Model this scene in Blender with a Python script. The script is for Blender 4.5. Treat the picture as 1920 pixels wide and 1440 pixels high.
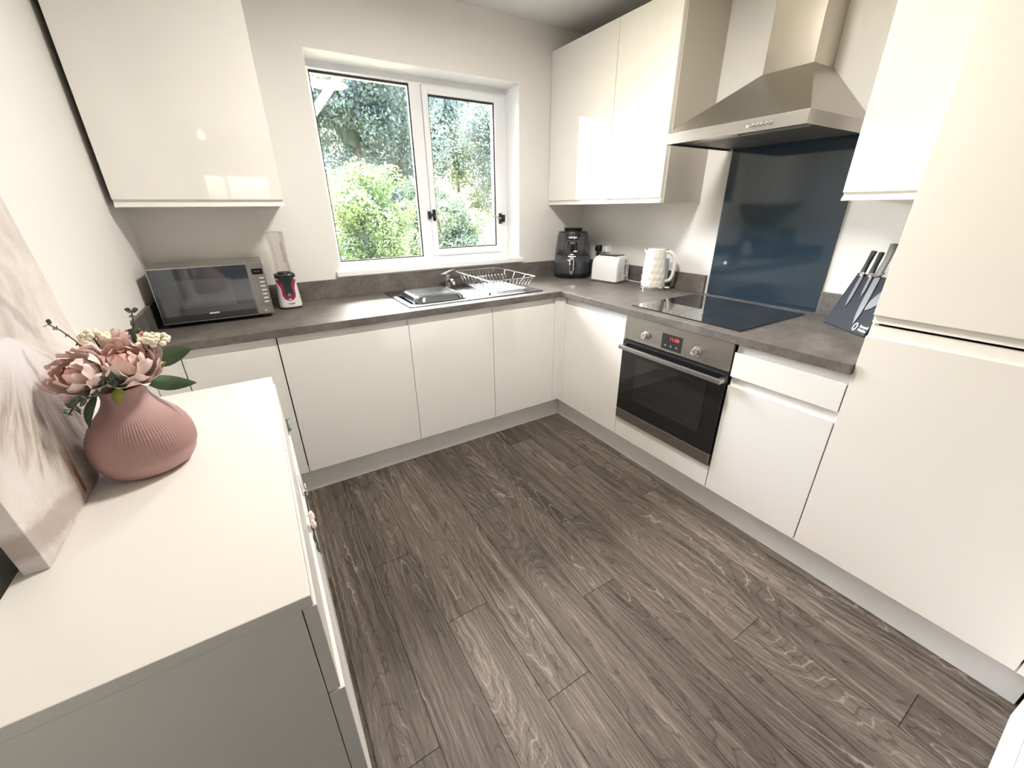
import bpy, bmesh, math, random
import numpy as np
from mathutils import Vector, Matrix
for o in list(bpy.data.objects): bpy.data.objects.remove(o, do_unlink=True)
SC = bpy.context.scene
COL = SC.collection
R = random.Random(7)
PI = math.pi

# ------------------------------------------------------------------ camera
def setup_camera():
    yaw, pitch, roll = -0.5488, -0.412, -0.0097
    f = Vector((-math.sin(yaw)*math.cos(pitch), math.cos(yaw)*math.cos(pitch), math.sin(pitch)))
    r = f.cross(Vector((0, 0, 1))).normalized(); u = r.cross(f)
    c, s = math.cos(roll), math.sin(roll)
    r2, u2 = r*c+u*s, u*c-r*s
    cam = bpy.data.cameras.new('camera'); o = bpy.data.objects.new('camera', cam); COL.objects.link(o)
    m = Matrix((r2, u2, -f)).transposed().to_4x4(); m.translation = (-1.6068, -2.0171, 1.384)
    o.matrix_world = m
    cam.sensor_width = 36; cam.lens = 754.70/1920*36; cam.clip_start = .02; cam.clip_end = 200
    SC.camera = o
setup_camera()
# ------------------------------------------------------------------ light
def setup_light():
    w = bpy.data.worlds.new('sky'); SC.world = w; w.use_nodes = True
    nt = w.node_tree; nt.nodes.clear()
    sky = nt.nodes.new('ShaderNodeTexSky'); sky.sky_type = 'NISHITA'; sky.sun_disc = False
    sky.sun_elevation = math.radians(60); sky.sun_rotation = math.radians(10); sky.dust_density = 7.0; sky.air_density = 1.0
    bg = nt.nodes.new('ShaderNodeBackground'); bg.inputs[1].default_value = 4.1
    out = nt.nodes.new('ShaderNodeOutputWorld')
    nt.links.new(sky.outputs[0], bg.inputs[0]); nt.links.new(bg.outputs[0], out.inputs[0])
    def light(name, kind, loc, energy, color, direction=None, **kw):
        l = bpy.data.lights.new(name, kind); l.energy = energy; l.color = color
        for k, v in kw.items(): setattr(l, k, v)
        o = bpy.data.objects.new(name, l); COL.objects.link(o); o.location = loc
        if direction: o.rotation_euler = Vector(direction).to_track_quat('-Z', 'Y').to_euler()
        return o
    light('sun', 'SUN', (3, 12, 20), 2.0, (1, .95, .86), (-.087, -.492, -.866), angle=math.radians(1.0))
    # sky portal in the kitchen window (guides sampling of the sky, gives no light of its own)
    p = light('window_portal', 'AREA', (-.56, .90, 1.585), 1, (1, 1, 1), (0, -1, 0), shape='RECTANGLE', size=1.2, size_y=1.0)
    p.data.cycles.is_portal = True
    p2 = light('lounge_window_portal', 'AREA', (-1.565, -5.45, 1.71), 1, (1, 1, 1), (0, 1, 0), shape='RECTANGLE', size=.93, size_y=.42)
    p2.data.cycles.is_portal = True
setup_light()
VS = SC.view_settings
VS.view_transform = 'Standard'; VS.look = 'None'; VS.gamma = 1; VS.use_curve_mapping = False
VS.exposure = 1.44

# ------------------------------------------------------------------ materials
MATS = {}
def _new(name):
    m = bpy.data.materials.new(name); m.use_nodes = True
    b = m.node_tree.nodes['Principled BSDF']; MATS[name] = m
    return m, m.node_tree, b
def mat(name, col, rough=.5, metal=0, coat=0, var=0.0, vscale=8, bump=0, bscale=60, alpha=1, trans=0, emit=None, estr=0, spec=.5):
    m, nt, b = _new(name)
    b.inputs['Base Color'].default_value = (*col, 1)
    b.inputs['Roughness'].default_value = rough; b.inputs['Metallic'].default_value = metal
    b.inputs['Coat Weight'].default_value = coat; b.inputs['Coat Roughness'].default_value = .03
    b.inputs['Specular IOR Level'].default_value = spec
    if trans: b.inputs['Transmission Weight'].default_value = trans
    if emit: b.inputs['Emission Color'].default_value = (*emit, 1); b.inputs['Emission Strength'].default_value = estr
    tc = nt.nodes.new('ShaderNodeTexCoord')
    n = nt.nodes.new('ShaderNodeTexNoise'); n.inputs['Scale'].default_value = vscale; n.inputs['Detail'].default_value = 4
    nt.links.new(tc.outputs['Object'], n.inputs['Vector'])
    cr = nt.nodes.new('ShaderNodeValToRGB')
    lo = tuple(max(0, c*(1-var)) for c in col); hi = tuple(min(1, c*(1+var)) for c in col)
    cr.color_ramp.elements[0].position = .3; cr.color_ramp.elements[1].position = .7
    cr.color_ramp.elements[0].color = (*lo, 1); cr.color_ramp.elements[1].color = (*hi, 1)
    nt.links.new(n.outputs['Fac'], cr.inputs[0]); nt.links.new(cr.outputs[0], b.inputs['Base Color'])
    if bump:
        n2 = nt.nodes.new('ShaderNodeTexNoise'); n2.inputs['Scale'].default_value = bscale; n2.inputs['Detail'].default_value = 3
        nt.links.new(tc.outputs['Object'], n2.inputs['Vector'])
        bp = nt.nodes.new('ShaderNodeBump'); bp.inputs['Strength'].default_value = bump; bp.inputs['Distance'].default_value = .002
        nt.links.new(n2.outputs['Fac'], bp.inputs['Height']); nt.links.new(bp.outputs[0], b.inputs['Normal'])
    return m
def ramp(nt, stops):
    cr = nt.nodes.new('ShaderNodeValToRGB'); e = cr.color_ramp.elements
    e[0].position, e[0].color = stops[0][0], (*stops[0][1], 1)
    e[1].position, e[1].color = stops[-1][0], (*stops[-1][1], 1)
    for p, c in stops[1:-1]:
        k = e.new(p); k.color = (*c, 1)
    return cr
def mapping(nt, src, scale, loc=None):
    mp = nt.nodes.new('ShaderNodeMapping'); mp.inputs['Scale'].default_value = scale
    nt.links.new(src, mp.inputs['Vector']); return mp
def noise(nt, vec, scale, detail=4, rough=.55, dist=0):
    n = nt.nodes.new('ShaderNodeTexNoise'); n.inputs['Scale'].default_value = scale; n.inputs['Detail'].default_value = detail
    n.inputs['Roughness'].default_value = rough; n.inputs['Distortion'].default_value = dist
    nt.links.new(vec, n.inputs['Vector']); return n
def math_(nt, op, a, b=None, c=None):
    n = nt.nodes.new('ShaderNodeMath'); n.operation = op
    for i, v in enumerate((a, b, c)):
        if v is None: continue
        if isinstance(v, (int, float)): n.inputs[i].default_value = v
        else: nt.links.new(v, n.inputs[i])
    return n.outputs[0]
def mixc(nt, fac, a, b, mode='MIX'):
    n = nt.nodes.new('ShaderNodeMix'); n.data_type = 'RGBA'; n.blend_type = mode
    for sock, v in ((n.inputs[0], fac), (n.inputs[6], a), (n.inputs[7], b)):
        if isinstance(v, (int, float)): sock.default_value = v
        elif isinstance(v, tuple): sock.default_value = (*v, 1)
        else: nt.links.new(v, sock)
    return n.outputs[2]

mat('wall_paint', (.80, .785, .755), .85, var=.012, vscale=3, bump=.12, bscale=220)
mat('lounge_paint', (.16, .145, .125), .85, var=.012, vscale=3)  # unseen walls kept dark to cut light bounced into the kitchen
mat('ceiling_paint', (.74, .735, .715), .9, var=.012, vscale=3, bump=.1, bscale=200)
mat('white_gloss_paint', (.88, .89, .90), .35, var=.01)
mat('upvc', (.86, .875, .90), .28, var=.008)
mat('gasket', (.012, .013, .014), .6, var=.1)
mat('cabinet_gloss', (.86, .842, .800), .035, coat=.7, var=.006, vscale=2)
mat('cabinet_satin', (.86, .82, .75), .22, var=.006, vscale=2)
mat('carcass', (.80, .77, .71), .5, var=.01)
mat('end_panel', (.56, .52, .45), .16, coat=.3, var=.01, vscale=2)  # cabinet cream taken darker: shade on the cabinet's side put into the colour
mat('plinth_grey', (.86, .85, .825), .38, var=.02, vscale=3)
mat('steel', (.50, .485, .47), .30, metal=1, var=.05, vscale=5)
mat('steel_dark', (.40, .375, .35), .36, metal=1, var=.05, vscale=5)
mat('chrome', (.82, .83, .84), .10, metal=1, var=.03)
mat('wire_chrome', (.70, .70, .69), .22, metal=1, var=.03)
mat('black_glass', (.008, .010, .013), .03, coat=1, var=.1, spec=.6)
mat('oven_window', (.018, .017, .016), .04, coat=1, var=.1)
mat('oven_black', (.010, .010, .011), .18, coat=.6, var=.1)
mat('ring_print', (.05, .06, .07), .25, var=.1)
mat('splash_glass', (.020, .038, .056), .07, coat=.6, var=.03)
mat('black_plastic', (.012, .012, .014), .35, var=.1)
mat('fryer_grey', (.048, .051, .060), .22, coat=.5, var=.05)
mat('fryer_black', (.010, .010, .012), .2, coat=.4, var=.05)
mat('grey_print', (.16, .16, .18), .4, var=.05)
mat('white_print', (.85, .86, .88), .5, var=.01)
mat('dark_print', (.10, .09, .09), .5, var=.02)
mat('red_digits', (.5, .03, .02), .5, emit=(1, .12, .06), estr=.35)
mat('white_plastic', (.86, .86, .85), .28, coat=.2, var=.01)
mat('cream_plastic', (.86, .835, .76), .24, coat=.3, var=.01)
mat('clear_grey', (.20, .22, .23), .12, coat=.4, var=.05)
mat('magenta', (.30, .006, .060), .3, coat=.3, var=.04)
mat('teal_black', (.016, .026, .030), .3, var=.08)
mat('silver_white', (.74, .73, .72), .25, coat=.3, var=.02)
mat('mw_mirror', (.050, .056, .068), .05, coat=.6, var=.03, spec=.6)
mat('mw_band', (.03, .028, .027), .12, coat=.7, var=.05)
mat('mw_inner', (.085, .09, .10), .08, coat=.6, var=.05, spec=.6)
mat('blade_steel', (.15, .148, .145), .42, metal=.9, var=.05)
mat('knife_grey', (.16, .155, .15), .38, var=.05)
mat('slate_board', (.011, .013, .021), .45, var=.08, spec=.25)
mat('bowl_grey', (.30, .32, .35), .16, metal=1, var=.04)
mat('vase_pink', (.45, .275, .258), .62, var=.03, vscale=20)
mat('petal_pale', (.95, .74, .695), .6, var=.10, vscale=18)
mat('petal_pink', (.93, .67, .61), .6, var=.12, vscale=18)
mat('petal_deep', (.88, .50, .43), .6, var=.10, vscale=20)
mat('cream_blossom', (.84, .79, .62), .65, var=.06, vscale=40)
mat('leaf_green', (.045, .085, .035), .42, var=.3, vscale=25)
mat('leaf_yellow', (.26, .30, .05), .5, var=.2, vscale=20)
mat('eucalyptus', (.085, .12, .075), .55, var=.25, vscale=30)
mat('stem_brown', (.06, .05, .03), .6, var=.15)
mat('sideboard_white', (.79, .76, .71), .38, var=.008, vscale=2)
mat('hook_white', (.82, .81, .78), .35, var=.01)
mat('floor_base', (.035, .028, .022), .8)
mat('carpet_beige', (.20, .18, .155), .95, var=.08, vscale=60, bump=.4, bscale=300)
mat('bark', (.07, .055, .04), .9, var=.3, vscale=10)
mat('grass_dry', (.17, .15, .06), .95, var=.3, vscale=1.2)
mat('lamp_glow', (1, .9, .7), .4, emit=(1, .74, .20), estr=4)
mat('opal_glow', (1, .95, .88), .4, emit=(1, .86, .68), estr=3.0)
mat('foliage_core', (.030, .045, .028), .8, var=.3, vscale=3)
mat('soffit_white', (.85, .83, .78), .5, var=.02)

def leaf_mat(name, c0, c1):
    m, nt, b = _new(name)
    tc = nt.nodes.new('ShaderNodeTexCoord'); n = noise(nt, tc.outputs['Object'], 1.6, 5, .7)
    cr = ramp(nt, [(.3, c0), (.72, c1)]); nt.links.new(n.outputs['Fac'], cr.inputs[0])
    nt.links.new(cr.outputs[0], b.inputs['Base Color']); b.inputs['Roughness'].default_value = .45
    tr = nt.nodes.new('ShaderNodeBsdfTranslucent'); nt.links.new(cr.outputs[0], tr.inputs[0])
    mx = nt.nodes.new('ShaderNodeMixShader'); mx.inputs[0].default_value = .35
    out = nt.nodes['Material Output']
    nt.links.new(b.outputs[0], mx.inputs[1]); nt.links.new(tr.outputs[0], mx.inputs[2]); nt.links.new(mx.outputs[0], out.inputs[0])
leaf_mat('foliage_blue', (.035, .060, .052), (.115, .150, .120))
leaf_mat('foliage_mid', (.040, .066, .035), (.130, .165, .085))
leaf_mat('foliage_lime', (.045, .078, .022), (.120, .165, .055))
leaf_mat('foliage_gold', (.12, .10, .028), (.24, .19, .075))

def glass_mat():
    m, nt, b = _new('window_glass'); nt.nodes.remove(b)
    t = nt.nodes.new('ShaderNodeBsdfTransparent'); t.inputs[0].default_value = (.97, .985, .98, 1)
    g = nt.nodes.new('ShaderNodeBsdfGlossy'); g.inputs['Roughness'].default_value = .01
    fr = nt.nodes.new('ShaderNodeFresnel'); fr.inputs[0].default_value = 1.45
    mx = nt.nodes.new('ShaderNodeMixShader'); out = nt.nodes['Material Output']
    nt.links.new(fr.outputs[0], mx.inputs[0]); nt.links.new(t.outputs[0], mx.inputs[1]); nt.links.new(g.outputs[0], mx.inputs[2])
    nt.links.new(mx.outputs[0], out.inputs[0])
    m, nt, b = _new('dimming_glass'); nt.nodes.remove(b)
    t = nt.nodes.new('ShaderNodeBsdfTransparent'); t.inputs[0].default_value = (.86, .80, .70, 1)  # tint added to dim and warm the light from the lounge window
    nt.links.new(t.outputs[0], nt.nodes['Material Output'].inputs[0])
    m, nt, b = _new('clear_plastic'); nt.nodes.remove(b)
    t = nt.nodes.new('ShaderNodeBsdfTransparent'); t.inputs[0].default_value = (.90, .88, .86, 1)
    g = nt.nodes.new('ShaderNodeBsdfGlossy'); g.inputs['Roughness'].default_value = .06
    lw = nt.nodes.new('ShaderNodeLayerWeight'); lw.inputs[0].default_value = .35
    mx = nt.nodes.new('ShaderNodeMixShader'); out = nt.nodes['Material Output']
    nt.links.new(math_(nt, 'MULTIPLY', lw.outputs['Fresnel'], .30), mx.inputs[0]); nt.links.new(t.outputs[0], mx.inputs[1]); nt.links.new(g.outputs[0], mx.inputs[2])
    nt.links.new(mx.outputs[0], out.inputs[0])
glass_mat()

def wood_mat():
    m, nt, b = _new('oak_plank')
    tc = nt.nodes.new('ShaderNodeTexCoord'); oi = nt.nodes.new('ShaderNodeObjectInfo')
    off = nt.nodes.new('ShaderNodeCombineXYZ')
    rx = math_(nt, 'MULTIPLY', oi.outputs['Random'], 37.0); ry = math_(nt, 'MULTIPLY', oi.outputs['Random'], 91.0)
    nt.links.new(rx, off.inputs[0]); nt.links.new(ry, off.inputs[1]); nt.links.new(rx, off.inputs[2])
    add = nt.nodes.new('ShaderNodeVectorMath'); nt.links.new(tc.outputs['Object'], add.inputs[0]); nt.links.new(off.outputs[0], add.inputs[1])
    V = add.outputs[0]
    # cathedral rings: a slow field stretched along the plank, sliced into thin bands
    big = noise(nt, mapping(nt, V, (4.6, .75, 1)).outputs[0], 1.0, 1, .4, .3)
    wob = noise(nt, mapping(nt, V, (45, 22, 1)).outputs[0], 1.0, 2, .5)
    fld = math_(nt, 'ADD', math_(nt, 'MULTIPLY', big.outputs['Fac'], 30.0), math_(nt, 'MULTIPLY', wob.outputs['Fac'], .9))
    ring = math_(nt, 'FRACT', fld)
    ring = math_(nt, 'ABSOLUTE', math_(nt, 'SUBTRACT', ring, .5))          # 0..0.5
    rr = ramp(nt, [(.0, (0, 0, 0)), (.16, (.32, .32, .32)), (.5, (1, 1, 1))]); nt.links.new(math_(nt, 'MULTIPLY', ring, 2.0), rr.inputs[0])
    # fibres
    fib = noise(nt, mapping(nt, V, (260, 9, 1)).outputs[0], 1.0, 6, .75)
    fib2 = noise(nt, mapping(nt, V, (60, 1.6, 1)).outputs[0], 1.0, 4, .6, .3)
    tone = noise(nt, mapping(nt, V, (9, .9, 1)).outputs[0], 1.0, 3, .5)
    dk = ramp(nt, [(.0, (1, 1, 1)), (.18, (0, 0, 0))]); nt.links.new(math_(nt, 'SUBTRACT', 1.0, math_(nt, 'MULTIPLY', ring, 2.0)), dk.inputs[0])
    v = math_(nt, 'MULTIPLY', dk.outputs[0], -.14)
    v = math_(nt, 'ADD', v, math_(nt, 'MULTIPLY', fib.outputs['Fac'], .78))
    v = math_(nt, 'ADD', v, math_(nt, 'MULTIPLY', fib2.outputs['Fac'], .46))
    v = math_(nt, 'ADD', v, math_(nt, 'MULTIPLY', tone.outputs['Fac'], .34))
    v = math_(nt, 'ADD', v, math_(nt, 'MULTIPLY', math_(nt, 'SUBTRACT', oi.outputs['Random'], .5), .13))
    cr = ramp(nt, [(.50, (.024, .018, .014)), (.70, (.074, .059, .047)), (.86, (.134, .110, .089)), (1.0, (.255, .217, .185))])
    nt.links.new(v, cr.inputs[0])
    # pale limed streaks that follow the rings
    lime = ramp(nt, [(.0, (1, 1, 1)), (.16, (0, 0, 0))]); nt.links.new(math_(nt, 'MULTIPLY', ring, 2.0), lime.inputs[0])
    patch = ramp(nt, [(.44, (0, 0, 0)), (.60, (1, 1, 1))]); nt.links.new(noise(nt, mapping(nt, V, (7, 2.2, 1)).outputs[0], 1.0, 3).outputs['Fac'], patch.inputs[0])
    lf = math_(nt, 'MULTIPLY', math_(nt, 'MULTIPLY', lime.outputs[0], patch.outputs[0]), .80)
    col = mixc(nt, lf, cr.outputs[0], (.30, .262, .23))
    # knots
    vo = nt.nodes.new('ShaderNodeTexVoronoi'); vo.inputs['Scale'].default_value = 1.0
    nt.links.new(mapping(nt, V, (5.5, 1.5, 1)).outputs[0], vo.inputs['Vector'])
    kn = ramp(nt, [(.0, (1, 1, 1)), (.13, (0, 0, 0))]); nt.links.new(vo.outputs['Distance'], kn.inputs[0])
    col = mixc(nt, math_(nt, 'MULTIPLY', kn.outputs[0], .65), col, (.05, .038, .03))
    nt.links.new(col, b.inputs['Base Color']); b.inputs['Roughness'].default_value = .55; b.inputs['Specular IOR Level'].default_value = .28
    bp = nt.nodes.new('ShaderNodeBump'); bp.inputs['Strength'].default_value = .25; bp.inputs['Distance'].default_value = .001
    nt.links.new(v, bp.inputs['Height']); nt.links.new(bp.outputs[0], b.inputs['Normal'])
wood_mat()

def worktop_mat():
    m, nt, b = _new('worktop_laminate')
    tc = nt.nodes.new('ShaderNodeTexCoord'); V = tc.outputs['Object']
    a = noise(nt, V, 7, 6, .65, .4); c = noise(nt, V, 38, 5, .7); d = noise(nt, V, 190, 2, .5)
    v = math_(nt, 'ADD', math_(nt, 'MULTIPLY', a.outputs['Fac'], .55), math_(nt, 'ADD', math_(nt, 'MULTIPLY', c.outputs['Fac'], .32), math_(nt, 'MULTIPLY', d.outputs['Fac'], .13)))
    cr = ramp(nt, [(.36, (.098, .086, .078)), (.52, (.158, .142, .130)), (.68, (.235, .214, .198))]); nt.links.new(v, cr.inputs[0])
    nt.links.new(cr.outputs[0], b.inputs['Base Color']); b.inputs['Roughness'].default_value = .42; b.inputs['Specular IOR Level'].default_value = .22
    bp = nt.nodes.new('ShaderNodeBump'); bp.inputs['Strength'].default_value = .12; bp.inputs['Distance'].default_value = .001
    nt.links.new(c.outputs['Fac'], bp.inputs['Height']); nt.links.new(bp.outputs[0], b.inputs['Normal'])
worktop_mat()

def brushed(name, col, rough, sc):
    m, nt, b = _new(name); tc = nt.nodes.new('ShaderNodeTexCoord')
    n = noise(nt, mapping(nt, tc.outputs['Object'], sc).outputs[0], 1, 4, .6)
    cr = ramp(nt, [(.3, tuple(c*.965 for c in col)), (.7, tuple(min(1, c*1.03) for c in col))]); nt.links.new(n.outputs['Fac'], cr.inputs[0])
    nt.links.new(cr.outputs[0], b.inputs['Base Color']); b.inputs['Metallic'].default_value = 1
    rr = ramp(nt, [(.3, (rough*.97,)*3), (.7, (rough*1.03,)*3)]); nt.links.new(n.outputs['Fac'], rr.inputs[0]); nt.links.new(rr.outputs[0], b.inputs['Roughness'])
brushed('steel_brushed', (.47, .45, .425), .28, (4, 4, 160))
brushed('steel_hood', (.475, .455, .425), .34, (5, 5, 90))
brushed('steel_chimney', (.64, .59, .52), .24, (9, 9, 5))
brushed('steel_sink', (.20, .21, .225), .32, (60, 6, 6))
brushed('filter_mesh', (.18, .18, .18), .5, (300, 300, 4))

def canvas_mat():
    m, nt, b = _new('canvas_paint'); tc = nt.nodes.new('ShaderNodeTexCoord'); V = tc.outputs['Object']
    sep = nt.nodes.new('ShaderNodeSeparateXYZ'); nt.links.new(V, sep.inputs[0])
    u, z = sep.outputs[1], sep.outputs[2]               # u along the wall (+ towards the window), z up from the lower edge
    w1 = noise(nt, mapping(nt, V, (1, 3, 2.2)).outputs[0], 2.2, 5, .6, .8)
    w2 = noise(nt, mapping(nt, V, (1, 4.2, 1.5)).outputs[0], 2.6, 4, .55, .9)   # brush streaks hanging down
    w3 = noise(nt, mapping(nt, V, (1, 2, 2)).outputs[0], 7, 5, .7, 1.5)
    ground = ramp(nt, [(.30, (.50, .45, .42)), (.48, (.66, .60, .56)), (.62, (.74, .68, .66)), (.8, (.80, .77, .74))]); nt.links.new(w1.outputs['Fac'], ground.inputs[0])
    col = ground.outputs[0]
    def band(val, stops):
        r_ = ramp(nt, [(p, (v, v, v)) for p, v in stops]); nt.links.new(val, r_.inputs[0]); return r_.outputs[0]
    mul = lambda x, y: math_(nt, 'MULTIPLY', x, y)
    ctr = lambda n_, k: math_(nt, 'MULTIPLY', math_(nt, 'SUBTRACT', n_.outputs['Fac'], .5), k)
    # mauve floor shadow along the foot
    fb = math_(nt, 'ADD', math_(nt, 'ADD', z, math_(nt, 'MULTIPLY', u, .20)), ctr(w3, .04))
    col = mixc(nt, mul(band(math_(nt, 'ABSOLUTE', fb), [(.0, 1), (.018, 1), (.032, 0)]), .65), col, (.36, .275, .255))
    # peach leg stroke with a dark brown edge
    e = math_(nt, 'ADD', math_(nt, 'SUBTRACT', u, math_(nt, 'ADD', math_(nt, 'MULTIPLY', z, .16), -.070)), ctr(w3, .012))
    zl = band(z, [(.008, 0), (.014, 1), (.15, 1), (.19, 0)])
    col = mixc(nt, mul(mul(band(math_(nt, 'ABSOLUTE', e), [(.0, 1), (.008, 1), (.012, 0)]), zl), .85), col, (.50, .32, .21))
    e2 = math_(nt, 'ABSOLUTE', math_(nt, 'SUBTRACT', e, .009))
    col = mixc(nt, mul(mul(band(e2, [(.0, 1), (.004, 1), (.007, 0)]), zl), .9), col, (.16, .085, .045))
    # gauzy skirt: strokes fanning down from the waist
    du = math_(nt, 'SUBTRACT', u, -.005); dz = math_(nt, 'SUBTRACT', .315, z)
    ang = math_(nt, 'ARCTAN2', du, dz); rad = math_(nt, 'SQRT', math_(nt, 'ADD', mul(du, du), mul(dz, dz)))
    cv = nt.nodes.new('ShaderNodeCombineXYZ'); nt.links.new(math_(nt, 'MULTIPLY', ang, 5.0), cv.inputs[0]); nt.links.new(math_(nt, 'MULTIPLY', rad, 5.0), cv.inputs[1])
    sk = noise(nt, cv.outputs[0], 1.6, 4, .6, .4)
    cv2 = nt.nodes.new('ShaderNodeCombineXYZ'); nt.links.new(math_(nt, 'MULTIPLY', ang, 2.6), cv2.inputs[0])
    hem = noise(nt, cv2.outputs[0], 2.4, 3, .6)
    edge = math_(nt, 'SUBTRACT', rad, math_(nt, 'ADD', .135, math_(nt, 'MULTIPLY', hem.outputs['Fac'], .20)))
    mk = mul(band(math_(nt, 'ADD', edge, .5), [(.485, 1), (.515, 0)]), band(math_(nt, 'ABSOLUTE', math_(nt, 'ADD', ang, .25)), [(.0, 1), (1.15, 1), (1.55, 0)]) if False else band(math_(nt, 'MULTIPLY', math_(nt, 'ABSOLUTE', math_(nt, 'ADD', ang, .25)), .5), [(.0, 1), (.58, 1), (.80, 0)]))
    tul = ramp(nt, [(.34, (.27, .215, .19)), (.46, (.45, .375, .33)), (.58, (.64, .575, .53)), (.70, (.76, .71, .69))]); nt.links.new(sk.outputs['Fac'], tul.inputs[0])
    pale = mixc(nt, band(rad, [(.05, 1), (.15, 0)]), tul.outputs[0], (.80, .765, .785))
    col = mixc(nt, mul(mk, .88), col, pale)
    # dark strokes and pale patch above the waist
    d2 = math_(nt, 'ADD', math_(nt, 'SUBTRACT', math_(nt, 'ADD', z, math_(nt, 'MULTIPLY', u, 1.5)), .435), ctr(w3, .10))
    col = mixc(nt, mul(mul(band(math_(nt, 'ABSOLUTE', d2), [(.0, 1), (.010, 1), (.03, 0)]), band(z, [(.27, 0), (.31, 1), (.38, 1), (.44, 0)])), .55), col, (.33, .29, .31))
    g_ = band(w3.outputs['Fac'], [(.60, 0), (.70, 1)])
    col = mixc(nt, math_(nt, 'MULTIPLY', g_, .35), col, (.44, .40, .415))
    nt.links.new(col, b.inputs['Base Color']); b.inputs['Roughness'].default_value = .8
    wv = noise(nt, V, 500, 2); bp = nt.nodes.new('ShaderNodeBump'); bp.inputs['Strength'].default_value = .25; bp.inputs['Distance'].default_value = .001
    nt.links.new(wv.outputs['Fac'], bp.inputs['Height']); nt.links.new(bp.outputs[0], b.inputs['Normal'])
canvas_mat()

# ------------------------------------------------------------------ helpers
ROOT = {}                      # object -> world matrix of the thing it belongs to
def tag(o, label, cat, group=None):
    o['label'] = label; o['category'] = cat
    if group: o['group'] = group
    return o
def thing(name, label, cat, loc=(0, 0, 0), rotz=0, group=None):
    o = bpy.data.objects.new(name, None); COL.objects.link(o); o.empty_display_size = .05
    o.location = loc; o.rotation_euler = (0, 0, rotz); tag(o, label, cat, group)
    ROOT[o] = Matrix.Translation(loc) @ Matrix.Rotation(rotz, 4, 'Z')
    return o
def obj(name, bm, material, parent=None, local=False, smooth=False, bevel=0, label=None, stuff=False, origin=None):
    """bm holds world coordinates unless local is set"""
    root = ROOT.get(parent)
    if root is not None and not local: bm.transform(root.inverted())
    if root is None and origin is not None and not local: bm.transform(Matrix.Translation(-Vector(origin)))
    bmesh.ops.recalc_face_normals(bm, faces=bm.faces)
    me = bpy.data.meshes.new(name); bm.to_mesh(me); bm.free()
    if smooth:
        for p in me.polygons: p.use_smooth = True
    o = bpy.data.objects.new(name, me); COL.objects.link(o)
    me.materials.append(MATS[material])
    if parent is not None: o.parent = parent; ROOT[o] = root
    elif origin is not None: o.location = origin; ROOT[o] = Matrix.Translation(origin)
    else: ROOT[o] = Matrix.Identity(4)
    if bevel:
        b = o.modifiers.new('bevel', 'BEVEL'); b.width = bevel; b.segments = 2; b.limit_method = 'ANGLE'; b.angle_limit = math.radians(40)
    if label: o['label'] = label
    if stuff: o['kind'] = 'stuff'
    return o
def struct(name, bm, material, parent=None, **kw):
    o = obj(name, bm, material, parent, **kw)
    if parent is None: o['kind'] = 'structure'
    return o
def B(*boxes):
    bm = bmesh.new()
    for b in boxes: box(bm, *b)
    return bm
def box(bm, lo, hi):
    x0, y0, z0 = lo; x1, y1, z1 = hi
    v = [bm.verts.new(p) for p in ((x0, y0, z0), (x1, y0, z0), (x1, y1, z0), (x0, y1, z0), (x0, y0, z1), (x1, y0, z1), (x1, y1, z1), (x0, y1, z1))]
    for f in ((0, 3, 2, 1), (4, 5, 6, 7), (0, 1, 5, 4), (1, 2, 6, 5), (2, 3, 7, 6), (3, 0, 4, 7)): bm.faces.new([v[i] for i in f])
def prism(bm, poly, fn, a0, a1):
    """poly: list of (d, z); fn(a, d, z) -> world point"""
    A = [bm.verts.new(fn(a0, d, z)) for d, z in poly]; C = [bm.verts.new(fn(a1, d, z)) for d, z in poly]
    n = len(poly)
    for i in range(n): bm.faces.new((A[i], A[(i+1) % n], C[(i+1) % n], C[i]))
    bm.faces.new(A[::-1]); bm.faces.new(C)
def loft(bm, rings, closed=True, cap=True):
    vs = [[bm.verts.new(p) for p in r] for r in rings]
    for a, b in zip(vs, vs[1:]):
        n = len(a)
        for i in range(n if closed else n-1): bm.faces.new((a[i], a[(i+1) % n], b[(i+1) % n], b[i]))
    if cap: bm.faces.new(vs[0][::-1]); bm.faces.new(vs[-1])
    return vs
def ring(cx, cy, z, r, n=32, ry=None, ph=0):
    return [(cx+r*math.cos(ph+2*PI*i/n), cy+(ry or r)*math.sin(ph+2*PI*i/n), z) for i in range(n)]
def lathe(bm, cx, cy, prof, n=32, cap=True): return loft(bm, [ring(cx, cy, z, r, n) for r, z in prof], True, cap)
def tube(bm, pts, r, n=8, cap=True):
    pts = [Vector(p) for p in pts]; rings = []
    up = None
    for i, p in enumerate(pts):
        t = (pts[min(i+1, len(pts)-1)]-pts[max(i-1, 0)]).normalized()
        if up is None: up = t.orthogonal().normalized()
        else:
            up = (up - t*up.dot(t)); up = up.normalized() if up.length > 1e-6 else t.orthogonal().normalized()
        w = t.cross(up)
        rr = r[i] if isinstance(r, (list, tuple)) else r
        rings.append([p+up*rr*math.cos(2*PI*k/n)+w*rr*math.sin(2*PI*k/n) for k in range(n)])
    loft(bm, rings, True, cap)
def T(*tubes, n=8):
    bm = bmesh.new()
    for pts, r in tubes: tube(bm, pts, r, n)
    return bm
def arc(c, r, a0, a1, n, ax=(1, 0, 0), ay=(0, 0, 1)):
    ax, ay, c = Vector(ax), Vector(ay), Vector(c)
    return [c+ax*r*math.cos(a0+(a1-a0)*i/n)+ay*r*math.sin(a0+(a1-a0)*i/n) for i in range(n+1)]
def disc(bm, c, axis, r, h, n=24):
    axis = Vector(axis).normalized(); u = axis.orthogonal().normalized(); w = axis.cross(u); c = Vector(c)
    loft(bm, [[c+axis*k+u*r*math.cos(2*PI*i/n)+w*r*math.sin(2*PI*i/n) for i in range(n)] for k in (0, h)])
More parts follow.
